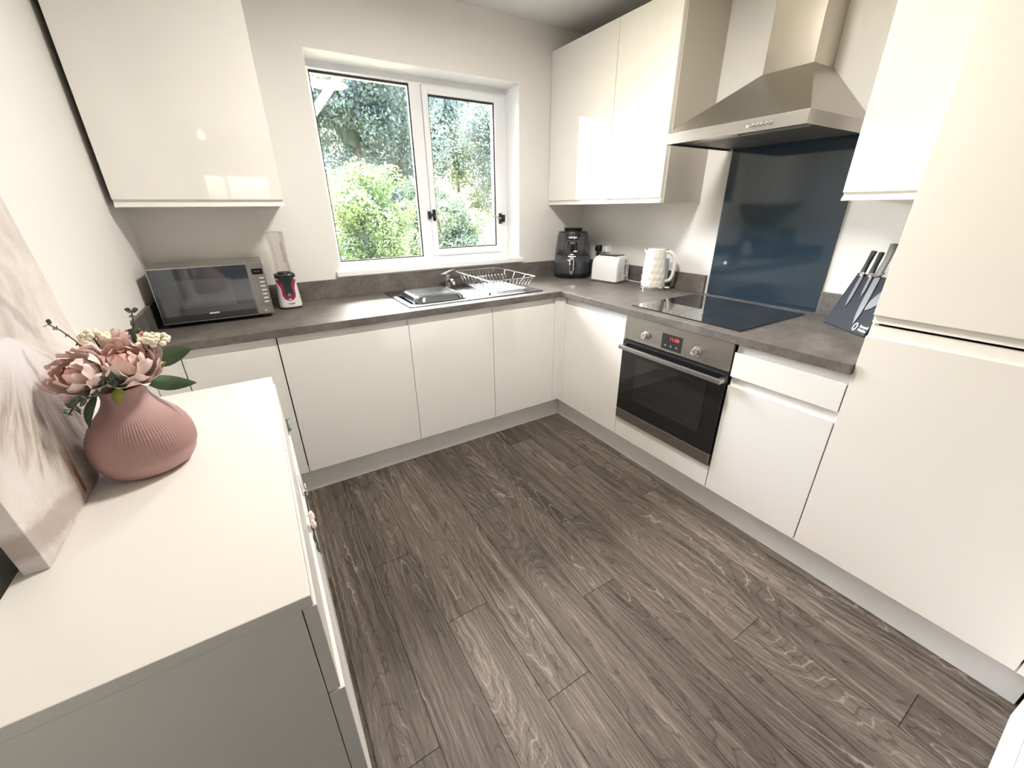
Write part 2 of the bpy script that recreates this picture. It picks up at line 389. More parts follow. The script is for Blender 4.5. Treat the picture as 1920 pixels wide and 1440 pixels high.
def cells(bm, xs, ys, holes, z0, z1):
    """slab over grid cells; holes = set of missing (i, j)"""
    V = {}
    def v(i, j, z):
        k = (i, j, z)
        if k not in V: V[k] = bm.verts.new((xs[i], ys[j], z))
        return V[k]
    has = lambda i, j: 0 <= i < len(xs)-1 and 0 <= j < len(ys)-1 and (i, j) not in holes
    for i in range(len(xs)-1):
        for j in range(len(ys)-1):
            if not has(i, j): continue
            bm.faces.new((v(i, j, z1), v(i+1, j, z1), v(i+1, j+1, z1), v(i, j+1, z1)))
            bm.faces.new((v(i, j, z0), v(i, j+1, z0), v(i+1, j+1, z0), v(i+1, j, z0)))
            for di, dj, p, q in ((-1, 0, (i, j), (i, j+1)), (1, 0, (i+1, j), (i+1, j+1)), (0, -1, (i, j), (i+1, j)), (0, 1, (i, j+1), (i+1, j+1))):
                if not has(i+di, j+dj): bm.faces.new((v(*p, z0), v(*q, z0), v(*q, z1), v(*p, z1)))
def text(name, body, size, pos, right, up, material, parent, depth=.0004, bold=0):
    cu = bpy.data.curves.new('txt', 'FONT'); cu.body = body; cu.size = size; cu.align_x = 'CENTER'; cu.align_y = 'CENTER'; cu.extrude = depth; cu.offset = bold
    cu.resolution_u = 3
    t = bpy.data.objects.new('txt', cu); COL.objects.link(t)
    dg = bpy.context.evaluated_depsgraph_get(); dg.update()
    me = bpy.data.meshes.new_from_object(t.evaluated_get(dg))
    bpy.data.objects.remove(t); bpy.data.curves.remove(cu)
    bm = bmesh.new(); bm.from_mesh(me); bpy.data.meshes.remove(me)
    right = Vector(right).normalized(); up = Vector(up).normalized(); n = right.cross(up)
    m = Matrix((right, up, n)).transposed().to_4x4(); m.translation = Vector(pos); bm.transform(m)
    root = ROOT.get(parent)
    bm.transform(root.inverted())
    return obj(name, bm, material, parent, local=True)
def copy_tree(o, parent=None):
    c = o.copy(); COL.objects.link(c); c.parent = parent
    for ch in o.children: copy_tree(ch, c)
    return c

# ------------------------------------------------------------------ room dimensions
XL, XW, YW, YF, ZC = -2.053, .655, .596, -2.205, 2.435
WX0, WX1, WZ0, WZ1 = -1.188, .066, 1.052, 2.112          # window opening
ZT, ZWB, ZWT, ZB = .831, .8675, .904, .148               # door face top, worktop under/top, door bottom

# floor
fl = struct('floor', B(((XL-.1, YF-.1, -.06), (XW+.1, .80, -.004))), 'floor_base')
ROOT[fl] = Matrix.Identity(4)
wdt = .1632; L = 1.487
joints = {0: -.923, 1: -.54, 2: -.14, 3: -.86, 4: -1.22, 5: -.588, 6: -1.438, 7: -1.04, 8: -.65, 9: -1.37, 10: -.60, 11: -1.0, 12: -.3}
for k in range(-1, 13):
    x1 = .01-wdt*k; x0 = x1-wdt
    x0c, x1c = max(x0, XL), min(x1, .06)
    if k == -1: x0c, x1c = .01, .06
    j = joints.get(k, -1.2)
    ys = sorted([j+L*n for n in range(-3, 3)])
    ys = [max(min(y, .10), YF) for y in ys]
    for y0, y1 in zip(ys, ys[1:]):
        if y1-y0 < .01: continue
        cx, cy = (x0+x1)/2, (y0+y1)/2
        bm = B(((x0c-cx+.0009, y0-cy+.0009, -.0035), (x1c-cx-.0009, y1-cy-.0009, 0)))
        o = obj('plank', bm, 'oak_plank', None, local=True); o.location = (cx, cy, 0); o.parent = fl
# ceiling and walls
struct('ceiling', B(((XL-.1, -5.6, ZC), (XW+.1, YW+.21, ZC+.08))), 'ceiling_paint')
def wall_back():
    bm = bmesh.new(); xs = [XL-.1, WX0, WX1, XW+.1]; zs = [-.06, WZ0-.022, WZ1, ZC]
    y0, y1 = YW, YW+.20
    cells(bm, xs, zs, {(1, 1)}, 0, 1)
    for v in bm.verts: v.co = Vector((v.co.x, y0 if v.co.z < .5 else y1, v.co.y))
    return bm
struct('wall_back', wall_back(), 'wall_paint')
struct('wall_right', B(((XW, YF, -.06), (XW+.1, YW, ZC))), 'wall_paint')
struct('wall_left', B(((XL-.1, YF, -.06), (XL, YW, ZC))), 'wall_paint')
# front wall with the doorway the photo is taken from
struct('wall_front', B(((-3.3, YF-.10, -.06), (-2.0, YF, ZC)), ((-.62, YF-.10, -.06), (1.0, YF, ZC)), ((-2.0, YF-.10, 2.04), (-.62, YF, ZC))), 'wall_paint')
struct('baseboard_front', B(((-.58, YF, 0), (-.0005, YF+.016, .14))), 'white_gloss_paint', bevel=.004)
bm = B(((-.64, YF-.10, 0), (-.62, YF+.004, 2.04)), ((-2.0, YF-.10, 0), (-1.98, YF+.004, 2.04)), ((-1.98, YF-.10, 2.02), (-.64, YF+.004, 2.04)), ((-.64, YF, 0), (-.58, YF+.018, 2.04)), ((-1.98, YF, 2.04), (-.58, YF+.018, 2.10)))
struct('trim_1', bm, 'white_gloss_paint', bevel=.003)
# lounge behind the camera
LX0, LX1, LY = -3.2, .9, -5.5
struct('wall_lounge_left', B(((LX0-.1, LY, -.06), (LX0, YF-.10, ZC))), 'lounge_paint')
struct('wall_lounge_right', B(((LX1, LY, -.06), (LX1+.1, YF-.10, ZC))), 'lounge_paint')
bm = bmesh.new(); cells(bm, [LX0-.1, -2.03, -1.10, LX1+.1], [-.06, 1.50, 1.92, ZC], {(1, 1)}, 0, 1)
for v in bm.verts: v.co = Vector((v.co.x, LY if v.co.z > .5 else LY-.12, v.co.y))
struct('wall_lounge_end', bm, 'lounge_paint')
struct('ceiling_lounge', B(((LX0-.1, LY-.1, ZC+.001), (XL-.1, YF, ZC+.08)), ((XW+.1, LY-.1, ZC+.001), (LX1+.1, YF-.1, ZC+.08))), 'ceiling_paint')
struct('floor_lounge', B(((LX0-.1, LY-.1, -.06), (LX1+.1, YF-.1, -.002))), 'carpet_beige')
wf = [-2.03, -1.97, -1.74, -1.69, -1.16, -1.10]
w2 = struct('window_2', B(((wf[0], LY-.10, 1.50), (wf[1], LY-.04, 1.92)), ((wf[4], LY-.10, 1.50), (wf[5], LY-.04, 1.92)), ((wf[1], LY-.10, 1.50), (wf[4], LY-.04, 1.55)), ((wf[1], LY-.10, 1.86), (wf[4], LY-.04, 1.92)), ((wf[2], LY-.10, 1.55), (wf[3], LY-.04, 1.86))), 'upvc')
obj('pane', B(((wf[1], LY-.075, 1.55), (wf[2], LY-.07, 1.86))), 'dimming_glass', w2); obj('pane', B(((wf[3], LY-.075, 1.55), (wf[4], LY-.07, 1.86))), 'dimming_glass', w2)

# ------------------------------------------------------------------ kitchen window
YP = .765
def window():
    x0, x1, z0, z1 = WX0, WX1, WZ0, WZ1
    ya, yb = YP, YP+.06
    px0, px1 = -1.150, -.602          # fixed pane
    sx0, sx1 = -.533, .014            # sash
    zf0, zf1 = 1.083, 2.068
    bm = B(((x0, ya, z0), (px0, yb, z1)), ((px1, ya, z0), (sx0, yb, z1)), ((sx1, ya, z0), (x1, yb, z1)),
           ((px0, ya, z0), (px1, yb, zf0)), ((px0, ya, zf1), (px1, yb, z1)), ((sx0, ya, z0), (sx1, yb, zf0)), ((sx0, ya, zf1), (sx1, yb, z1)))
    w = struct('window_1', bm, 'upvc')
    # gasket and pane of the fixed light
    def gask(a, b, c, d, y):
        t = .007
        return B(((a, y, c), (a+t, y+.012, d)), ((b-t, y, c), (b, y+.012, d)), ((a+t, y, c), (b-t, y+.012, c+t)), ((a+t, y, d-t*1.5), (b-t, y+.012, d)))
    obj('gasket', gask(px0, px1, zf0, zf1, ya+.014), 'gasket', w)
    obj('pane', B(((px0+.004, ya+.03, zf0+.004), (px1-.004, ya+.034, zf1-.004))), 'window_glass', w)
    # opening sash
    s0, s1, q0, q1 = sx0+.003, sx1-.003, zf0+.003, zf1-.003
    gx0, gx1, gz0, gz1 = -.494, -.030, 1.128, 2.024
    yo = ya-.016
    sash = obj('sash', B(((s0, yo, q0), (gx0, yb-.005, q1)), ((gx1, yo, q0), (s1, yb-.005, q1)), ((gx0, yo, q0), (gx1, yb-.005, gz0)), ((gx0, yo, gz1), (gx1, yb-.005, q1))), 'upvc', w, bevel=.004)
    obj('gasket', gask(gx0, gx1, gz0, gz1, yo+.014), 'gasket', sash)
    obj('pane', B(((gx0+.004, yo+.03, gz0+.004), (gx1-.004, yo+.034, gz1-.004))), 'window_glass', sash)
    # catches: a black keep on the frame and a black handle on the sash
    for hx, sgn, zc in ((-.515, 1, 1.345), (-.005, -1, 1.315)):
        kx = hx-sgn*.032
        h = obj('catch', B(((hx-.010, yo-.012, zc-.035), (hx+.010, yo, zc+.035)), ((min(kx, hx)-.006, yo-.014, zc-.006), (max(kx, hx)+.006, yo-.004, zc+.010)), ((kx-.008, yo-.010, zc-.024), (kx+.008, ya, zc+.024))), 'gasket', w, bevel=.002, label='black window catch')
        if sgn > 0: pts = [(hx+.004, yo-.016, zc-.005), (hx+.018, yo-.026, zc-.03), (hx+.024, yo-.03, zc-.11)]
        else: pts = [(hx-.002, yo-.016, zc+.0), (hx-.03, yo-.026, zc+.008), (hx-.085, yo-.032, zc+.02)]
        obj('lever', T((pts, .0055)), 'steel_dark' if sgn > 0 else 'steel', h)
    obj('sill', B(((-1.212, .566, 1.022), (.084, .62, WZ0)), ((WX0, .62, 1.030), (WX1, YP, WZ0))), 'white_gloss_paint', w, bevel=.004)
window()
struct('trim_2', B(((WX0, YW-.0005, WZ1-.004), (WX1, YP, WZ1)), ((WX0, YW-.0005, WZ0), (WX0+.004, YP, WZ1-.004)), ((WX1-.004, YW-.0005, WZ0), (WX1, YP, WZ1-.004))), 'white_gloss_paint')

# ------------------------------------------------------------------ worktop, upstands, plinths
UFX, UFY, UFL = .635, .580, -2.037                        # upstand faces
SX0, SX1, SY0, SY1 = -.966, -.096, .053, .553             # sink outline
BX0, BX1, BY0, BY1 = -.930, -.585, .095, .440             # bowl
bm = bmesh.new()
xs = [XL+.001, BX0-.006, BX1+.006, -.014, XW-.001]; ys = [-1.553, -.014, BY0-.006, BY1+.006, YW-.001]
cells(bm, xs, ys, {(0, 0), (1, 0), (2, 0), (1, 2)}, ZWB, ZWT)
tag(obj('worktop', bm, 'worktop_laminate', bevel=.0025), 'grey stone-effect laminate worktop running round the corner of the kitchen', 'worktop')
tag(obj('upstand', B(((UFL, UFY, ZWT), (UFX, YW, 1.009))), 'worktop_laminate', bevel=.0015), 'long grey laminate upstand along the wall under the window', 'upstand')
tag(obj('upstand', B(((UFX, -.548, ZWT), (XW, YW, 1.009))), 'worktop_laminate', bevel=.0015), 'grey laminate upstand behind the kettle and toaster', 'upstand')
tag(obj('upstand', B(((UFX, -1.553, ZWT), (XW, -1.153, 1.009))), 'worktop_laminate', bevel=.0015), 'short grey laminate upstand behind the knife block', 'upstand')
tag(obj('upstand', B(((XL, -.012, ZWT), (UFL, YW, 1.009))), 'worktop_laminate', bevel=.0015), 'short grey laminate upstand on the wall beside the microwave', 'upstand')
tag(obj('plinth', B(((XL+.002, .05, 0), (.066, .066, ZB-.002))), 'plinth_grey', bevel=.001), 'grey kickboard under the sink run of cabinets', 'plinth')
tag(obj('plinth', B(((.05, -2.188, 0), (.066, .05, ZB-.002))), 'plinth_grey', bevel=.001), 'grey kickboard under the oven and tall unit', 'plinth')

# ------------------------------------------------------------------ cabinets
BK = lambda y0: (lambda a, d, z: (a, y0+d, z))            # runs along the back wall
RT = lambda x0: (lambda a, d, z: (x0+d, a, z))            # runs along the right wall
TH = .020
def jtop(zb, zt):   # door with a scooped finger pull along its top edge
    return [(0, zb), (TH, zb), (TH, zt+.034), (.0165, zt+.034), (.0150, zt+.018), (.0135, zt+.005), (.0115, zt-.003), (.008, zt-.006), (.003, zt-.002), (.0006, zt), (0, zt-.0015)]
def jbot(zb, zt):   # wall door with the pull along its lower edge; zb is the visible lower edge of the lip
    f = zb+.0285
    return [(0, zt), (TH, zt), (TH, zb), (.001, zb), (0, zb+.003), (.004, zb+.011), (.011, zb+.018), (.0125, zb+.024), (.011, f-.0015), (.0006, f), (0, f+.0015)]
def flat(zb, zt): return [(0, zb), (TH, zb), (TH, zt), (0, zt)]
def front(name, parent, fn, a0, a1, poly, m='cabinet_gloss', label=None):
    bm = bmesh.new(); prism(bm, poly, fn, a0, a1)
    return obj(name, bm, m, parent, bevel=.0008, label=label)
def carcass(parent, fn, a0, a1, d0, d1, z0, z1, t=.016, top=False, name='carcass', m='carcass'):
    bm = bmesh.new()
    q = lambda p0, p1, e0, e1, y0, y1: prism(bm, [(e0, y0), (e1, y0), (e1, y1), (e0, y1)], fn, p0, p1)
    q(a0, a0+t, d0, d1, z0, z1); q(a1-t, a1, d0, d1, z0, z1); q(a0+t, a1-t, d0, d1, z0, z0+t); q(a0+t, a1-t, d1-.006, d1, z0+t, z1)
    if top: q(a0+t, a1-t, d0, d1-.006, z1-t, z1)
    return obj(name, bm, m, parent)
G = .0015
def base_unit(label, fn, a0, a1, loc, depth=.55, name='base_cabinet', doors=None):
    t = thing(name, label, 'cabinet', loc)
    carcass(t, fn, a0+.0005, a1-.0005, TH+.003, depth, ZB+.002, ZWB)
    for kind, p, q in (doors or [('door', ZB, ZT)]):
        front(kind, t, fn, a0+G, a1-G, jtop(p, q))
    return t
bk, rt = BK(0), RT(0)
base_unit('narrow cream base cabinet with a plain door in front of the sideboard', bk, -1.948, -1.601, (-1.775, .28, 0))
# integrated dishwasher
t = thing('integrated_dishwasher', 'wide cream appliance door under the worktop left of the sink cabinets', 'dishwasher', (-1.30, .28, 0))
obj('body', B(((-1.594, .024, ZB+.002), (-1.004, .55, ZWB-.006))), 'steel_dark', t)
front('door', t, bk, -1.5975, -1.0+-.0005, jtop(ZB, ZT))
base_unit('cream base cabinet under the sink bowl and washing-up bowl', bk, -.9995, -.4997, (-.75, .28, 0))
base_unit('cream base cabinet under the draining board next to the corner post', bk, -.4995, -.048, (-.27, .28, 0))
tag(obj('corner_post', B(((-.047, .0, ZB), (.02, .020, ZWB)), ((.0, -.045, ZB), (.020, .0, ZWB))), 'cabinet_gloss', bevel=.001), 'slim cream corner post between the two runs of base cabinets', 'corner post')
tag(obj('filler_panel', B(((-2.051, .0, ZB), (-1.950, .018, ZWB))), 'cabinet_gloss', bevel=.001), 'slim cream filler strip between base cabinet and side wall', 'filler panel')
base_unit('cream base cabinet between the corner post and the oven', rt, -.555, -.047, (.28, -.30, 0))
base_unit('narrow cream base cabinet with one drawer over a door beside the oven', rt, -1.552, -1.157, (.28, -1.355, 0), name='drawer_cabinet', doors=[('door', ZB, .685), ('drawer', .724, ZT)])

# tall unit (built-in fridge freezer)
t = thing('tall_fridge_unit', 'tall cream built-in fridge unit with two big plain doors', 'fridge unit', (.30, -1.855, 0))
carcass(t, rt, -2.150, -1.5535, TH+.003, .60, ZB+.002, 2.30, top=True, m='cabinet_satin')
front('door', t, rt, -2.149, -1.5545, jtop(ZB, 1.002), 'cabinet_satin')
f = 1.0435
front('door', t, rt, -2.149, -1.5545, [(0, 2.30), (TH, 2.30), (TH, f), (.010, f), (.0115, f+.010), (.0125, f+.018), (.0115, f+.0235), (.0006, f+.0250), (0, f+.0265)], 'cabinet_satin')
tag(obj('end_panel', B(((.0, -2.188, ZB), (.60, -2.153, 2.30))), 'cabinet_satin', bevel=.001), 'cream end panel closing the tall fridge unit', 'end panel')

# wall cabinets
def wall_unit(label, fn, a0, a1, depth, zb, zt, loc, doors, endm=None, carc='carcass'):
    t = thing('wall_cabinet', label, 'wall cabinet', loc)
    carcass(t, fn, a0+.0005, a1-.0005, TH+.003, depth, zb+.003, zt, top=True, m=carc)
    for p, q in doors: front('door', t, fn, p+G, q-G, jbot(zb, zt))
    return t
YU, XU = .268, .318
wall_unit('glossy cream wall cabinet above the microwave', BK(YU), -2.030, -1.431, YW-YU-.001, 1.400, 2.300, (-1.73, .44, 1.403), [(-2.030, -1.431)])
wall_unit('wide glossy cream wall cabinet door in the corner above the air fryer', RT(XU), -.0055, .594, XW-XU-.001, 1.402, 2.305, (.49, .29, 1.405), [(-.0055, .594)])
t = wall_unit('narrow glossy cream wall cabinet with its side coloured darker for shade beside the cooker hood', RT(XU), -.406, -.0065, XW-XU-.001, 1.402, 2.305, (.49, -.20, 1.405), [(-.412, -.0065)])
obj('side_panel', B(((XU+.022, -.418, 1.402), (XW-.001, -.4065, 2.305))), 'end_panel', t, bevel=.001, label='cream side panel, shade put into its colour')
wall_unit('narrow cream wall cabinet between cooker hood and tall fridge unit', RT(XU), -1.552, -1.248, XW-XU-.001, 1.398, 2.300, (.49, -1.40, 1.401), [(-1.552, -1.248)])

# ------------------------------------------------------------------ oven
OY0, OY1 = -1.1535, -.5565
def oven():
    t = thing('built_in_oven', 'stainless steel and black glass oven built in under the hob', 'oven', (.28, -.855, 0))
    obj('body', B(((.014, OY0+.012, .27), (.55, OY1-.012, .862))), 'steel_dark', t)
    pn = obj('control_panel', B(((-.004, OY0+.003, .740), (.014, OY1-.003, .8655))), 'steel_brushed', t, bevel=.0015)
    dsp = obj('display', B(((-.0055, -.910, .752), (-.003, -.797, .827))), 'black_glass', pn)
    text('clock_digits', '11:08', .024, (-.0059, -.868, .806), (0, -1, 0), (0, 0, 1), 'red_digits', dsp)
    for k in range(3): disc_b = bmesh.new(); disc(disc_b, (-.0056, -.822-.031*k, .772), (-1, 0, 0), .0055, .0004, 16); obj('touch_mark', disc_b, 'grey_print', dsp)
    for y in (-.701, -.992):
        bm = bmesh.new(); disc(bm, (-.004, y, .787), (-1, 0, 0), .021, .006); disc(bm, (-.010, y, .787), (-1, 0, 0), .016, .018)
        k = obj('knob', bm, 'chrome', pn, bevel=.0015)
        obj('pointer', B(((-.0285, y-.0012, .790), (-.028, y+.0012, .802))), 'dark_print', k)
        for a in range(5):
            an = PI*(.1+.2*a); bm = bmesh.new(); disc(bm, (-.0041, y+.034*math.cos(an), .787+.034*math.sin(an)), (-1, 0, 0), .0017, .0004, 8); obj('dial_mark', bm, 'dark_print', pn)
    d = obj('door', B(((-.012, OY0+.003, .330), (.012, OY1-.003, .732))), 'oven_black', t, bevel=.002)
    obj('window', B(((-.0135, -1.073, .412), (-.0115, -.668, .657))), 'oven_window', d)
    obj('kick_strip', B(((-.012, OY0+.003, .272), (.012, OY1-.003, .3285))), 'steel_brushed', d, bevel=.0015)
    hz = .703
    h = obj('handle', B(((-.052, -1.150, hz-.011), (-.040, -.566, hz+.011))), 'steel', d, bevel=.002)
    for y in (-1.148, -.584): obj('handle_bracket', B(((-.0405, y, hz-.010), (-.0118, y+.016, hz+.010))), 'steel', h)
    # shelf runners faintly seen behind the glass
    t2 = thing('oven_filler', 'cream filler strip below the built-in oven', 'filler panel', (.01, -.855, 0))
    front('panel', t2, rt, -1.1545, -.5565, flat(ZB, .262))
oven()

# ------------------------------------------------------------------ hob
def hob():
    t = thing('induction_hob', 'black glass hob set into the worktop above the oven', 'hob', (.308, -.841, ZWT))
    obj('glass', B(((.043, -1.137, ZWT), (.573, -.545, ZWT+.006))), 'black_glass', t, bevel=.0015)
    for x, y, r in ((.19, -.71, .085), (.42, -.70, .105), (.19, -.98, .105), (.42, -.985, .085)):
        bm = bmesh.new(); z = ZWT+.00605
        a = [bm.verts.new(p) for p in ring(x, y, z, r, 40)]; b = [bm.verts.new(p) for p in ring(x, y, z, r-.0015, 40)]
        c = [bm.verts.new(p) for p in ring(x, y, z+.0002, r, 40)]; d = [bm.verts.new(p) for p in ring(x, y, z+.0002, r-.0015, 40)]
        for i in range(40):
            j = (i+1) % 40
            bm.faces.new((c[i], c[j], d[j], d[i])); bm.faces.new((a[i], a[j], c[j], c[i])); bm.faces.new((b[i], d[i], d[j], b[j])); bm.faces.new((a[i], b[i], b[j], a[j]))
        obj('cooking_zone', bm, 'ring_print', t)
    for k in range(6): obj('touch_key', B(((.062, -.76-.032*k, ZWT+.006), (.070, -.752-.032*k, ZWT+.0063))), 'ring_print', t)
hob()
tag(obj('splashback', B(((XW-.008, -1.148, ZWT+.003), (XW-.001, -.566, 1.662))), 'splash_glass', bevel=.001), 'dark blue-grey glass splashback behind the hob', 'splashback')

# ------------------------------------------------------------------ cooker hood
def hood():
    t = thing('cooker_hood', 'stainless steel chimney cooker hood above the hob', 'cooker hood', (.42, -.849, 1.645))
    y0, y1, x0 = -1.150, -.548, .145
    z0, z1, z2 = 1.647, 1.692, 1.913
    cy0, cy1, cx0 = -.954, -.742, .484
    xb = XW-.001
    obj('canopy_rim', B(((x0, y0, z0), (x0+.003, y1, z1)), ((x0+.003, y0, z0), (xb, y0+.003, z1)), ((x0+.003, y1-.003, z0), (xb, y1, z1))), 'steel_brushed', t, bevel=.0008)
    bm = bmesh.new()
    A = [(x0, y0, z1), (x0, y1, z1), (xb, y1, z1), (xb, y0, z1)]; C = [(cx0, cy0, z2), (cx0, cy1, z2), (xb, cy1, z2), (xb, cy0, z2)]
    loft(bm, [A, C]); obj('canopy', bm, 'steel_hood', t, bevel=.001)
    obj('chimney', B(((cx0+.003, cy0+.003, z2), (xb, cy1-.003, ZC-.002))), 'steel_chimney', t, bevel=.001)
    obj('underside', B(((x0+.004, y0+.004, z0+.008), (xb, y1-.004, z0+.014))), 'black_plastic', t)
    for a, b in ((y0+.02, -.852), (-.846, y1-.10)): obj('grease_filter', B(((x0+.075, a, z0+.002), (xb-.06, b, z0+.0078))), 'filter_mesh', t, bevel=.001)
    obj('filter_trim', B(((x0+.070, y0+.02, z0-.0005), (x0+.0745, y1-.10, z0+.0078))), 'steel', t)
    obj('lamp_cover', B(((x0+.022, -.86, z0+.003), (x0+.060, -.70, z0+.0078))), 'silver_white', t)
    bm = bmesh.new(); disc(bm, (x0, -.932, 1.668), (-1, 0, 0), .0048, .001, 16); obj('indicator', bm, 'petal_deep', t, label='small red indicator')
    for k in range(5):
        bm = bmesh.new(); y = -.950-.0175*k
        loft(bm, [[(x0-h, y+r*math.cos(2*PI*i/16), 1.668+r*math.sin(2*PI*i/16)) for i in range(16)] for h, r in ((0, .0062), (.006, .0060), (.009, .0035))]); obj('push_button', bm, 'chrome', t, smooth=False)
hood()

# ------------------------------------------------------------------ sink, tap, rack, bowl
def rrect(x0, y0, x1, y1, r, z, n=6):
    out = []
    for cx, cy, a in ((x1-r, y1-r, 0), (x0+r, y1-r, PI/2), (x0+r, y0+r, PI), (x1-r, y0+r, 1.5*PI)):
        out += [(cx+r*math.cos(a+PI/2*i/n), cy+r*math.sin(a+PI/2*i/n), z) for i in range(n+1)]
    return out
def sink():
    t = thing('kitchen_sink', 'stainless steel inset sink with draining board under the window', 'sink', (-.53, .30, ZWT))
    z = ZWT
    bm = bmesh.new()
    # deck: outer rounded outline bridged to the inner bowl outline
    O1 = rrect(SX0, SY0, SX1, SY1, .018, z); O2 = rrect(SX0+.003, SY0+.003, SX1-.003, SY1-.003, .016, z+.006); O3 = rrect(SX0+.014, SY0+.014, SX1-.014, SY1-.014, .012, z+.004)
    rings = [[bm.verts.new(p) for p in r] for r in (O1, O2, O3)]
    n = len(O1)
    for a, b in zip(rings, rings[1:]):
        for i in range(n): bm.faces.new((a[i], a[(i+1) % n], b[(i+1) % n], b[i]))
    bowl = [rrect(BX0, BY0, BX1, BY1, .05, z+.004), rrect(BX0+.006, BY0+.006, BX1-.006, BY1-.006, .05, z-.004), rrect(BX0+.014, BY0+.014, BX1-.014, BY1-.014, .045, z-.13), rrect(BX0+.04, BY0+.04, BX1-.04, BY1-.04, .03, z-.15)]
    W = [[bm.verts.new(p) for p in r] for r in bowl]
    for a, b in zip(W, W[1:]):
        for i in range(n): bm.faces.new((a[i], a[(i+1) % n], b[(i+1) % n], b[i]))
    bm.faces.new(W[-1])
    # deck between O3 and bowl edge
    for i in range(n): bm.faces.new((rings[2][i], rings[2][(i+1) % n], W[0][(i+1) % n], W[0][i]))
    obj('basin', bm, 'steel_sink', t)
    for k in range(7):
        y = .12+.05*k
        bm = bmesh.new(); prism(bm, [(y-.007, z+.0035), (y-.004, z+.0062), (y+.004, z+.0062), (y+.007, z+.0035)], lambda a, d, zz: (a, d, zz), -.50, -.16); obj('drainer_ridge', bm, 'steel_sink', t)
    bm = bmesh.new(); lathe(bm, -.757, .27, [(.038, z-.150), (.036, z-.147), (.028, z-.147), (.026, z-.149)], 24); obj('waste', bm, 'chrome', t)
sink()
def tap():
    x, y, z = -.557, .497, ZWT+.004
    t = thing('mixer_tap', 'small chrome mixer tap behind the sink bowl', 'tap', (x, y, z))
    bm = bmesh.new(); lathe(bm, x, y, [(.024, z), (.024, z+.004), (.019, z+.007), (.017, z+.012), (.0165, z+.062), (.019, z+.068), (.0195, z+.076), (.014, z+.082)], 24); obj('body', bm, 'chrome', t, smooth=False)
    obj('spout', T(([(x, y-.01, z+.040), (x-.005, y-.05, z+.056), (x-.012, y-.105, z+.058), (x-.016, y-.135, z+.048), (x-.017, y-.142, z+.034)], [.011, .010, .0095, .0095, .009]), n=14), 'chrome', t, smooth=True)
    obj('lever', T(([(x-.038, y+.012, z+.086), (x-.01, y+.01, z+.088), (x+.03, y+.02, z+.100), (x+.062, y+.03, z+.108)], [.005, .0075, .006, .005]), n=10), 'chrome', t, smooth=True)
tap()
def rack():
    z0, z1 = ZWT+.020, 1.0
    X0, X1, Y0, Y1 = -.487, -.165, .040, .540
    bx0, bx1, by0, by1 = -.452, -.20, .085, .50
    t = thing('dish_rack', 'empty chrome wire dish rack on the draining board', 'dish rack', (-.326, .29, ZWT+.006))
    def loop(x0, y0, x1, y1, z, r):
        p = rrect(x0, y0, x1, y1, .022, z, 4); return p+[p[0]]
    obj('rim', T((loop(X0, Y0, X1, Y1, z1, 0), .0032)), 'wire_chrome', t, smooth=True)
    obj('base_frame', T((loop(bx0, by0, bx1, by1, z0, 0), .0026)), 'wire_chrome', t, smooth=True)
    for k in range(11):
        f = (k+.6)/11.2; xr = X0+.012+(X1-X0-.024)*f; xb = bx0+(bx1-bx0)*f
        pts = [(xr, Y0, z1), (xb, by0-.022, z0+.03), (xb, by0-.006, z0+.008), (xb, by0+.016, z0+.003), (xb, by1-.016, z0+.003), (xb, by1+.006, z0+.008), (xb, by1+.022, z0+.03), (xr, Y1, z1)]
        obj('wire', T((pts, .0017), n=6), 'wire_chrome', t, smooth=True)
    for k in range(3):
        f = (k+1)/4; y = Y0+(Y1-Y0)*f; yb = by0+(by1-by0)*f
        for xr, xb in ((X0, bx0), (X1, bx1)): obj('side_wire', T(([(xr, y, z1), (xb, yb, z0)], .002), n=6), 'wire_chrome', t, smooth=True)
    for k in range(10):
        xb = bx0+.016+(bx1-bx0-.032)*k/9; yc = .335; h = .062
        obj('plate_loop', T(([(xb, yc-.02, z0+.004), (xb, yc-.012, z0+h-.012)]+arc((xb, yc, z0+h-.012), .012, PI, 0, 6, (0, 1, 0))[1:]+[(xb, yc+.02, z0+.004)], .0019), n=6), 'wire_chrome', t, smooth=True)
    for x in (bx0, bx1):
        for y in (by0+.03, by1-.03):
            bm = bmesh.new(); lathe(bm, x, y, [(.0045, ZWT+.0062), (.0045, z0)], 10); obj('foot', bm, 'black_plastic', t)
rack()
def washing_bowl():
    t = thing('washing_up_bowl', 'upturned grey washing-up bowl lying in the sink bowl', 'washing-up bowl', (-.765, .27, ZWT-.02))
    bm = bmesh.new(); z = .940
    rr = [rrect(-.912, .112, -.602, .425, .05, z-.075), rrect(-.907, .117, -.606, .420, .05, z-.025), rrect(-.895, .128, -.620, .408, .045, z-.006), rrect(-.885, .138, -.630, .398, .04, z)]
    loft(bm, rr, True, False); bm.faces.new([bm.verts.new(p) for p in rrect(-.885, .138, -.630, .398, .04, z)]); bmesh.ops.remove_doubles(bm, verts=bm.verts, dist=1e-5)
    obj('shell', bm, 'bowl_grey', t)
    bm = bmesh.new(); loft(bm, [rrect(-.868, .155, -.648, .381, .03, z), rrect(-.868, .155, -.648, .381, .03, z+.003), rrect(-.860, .163, -.656, .373, .026, z+.003), rrect(-.860, .163, -.656, .373, .026, z+.0002)], True, False)
    obj('foot_ring', bm, 'bowl_grey', t)
washing_bowl()

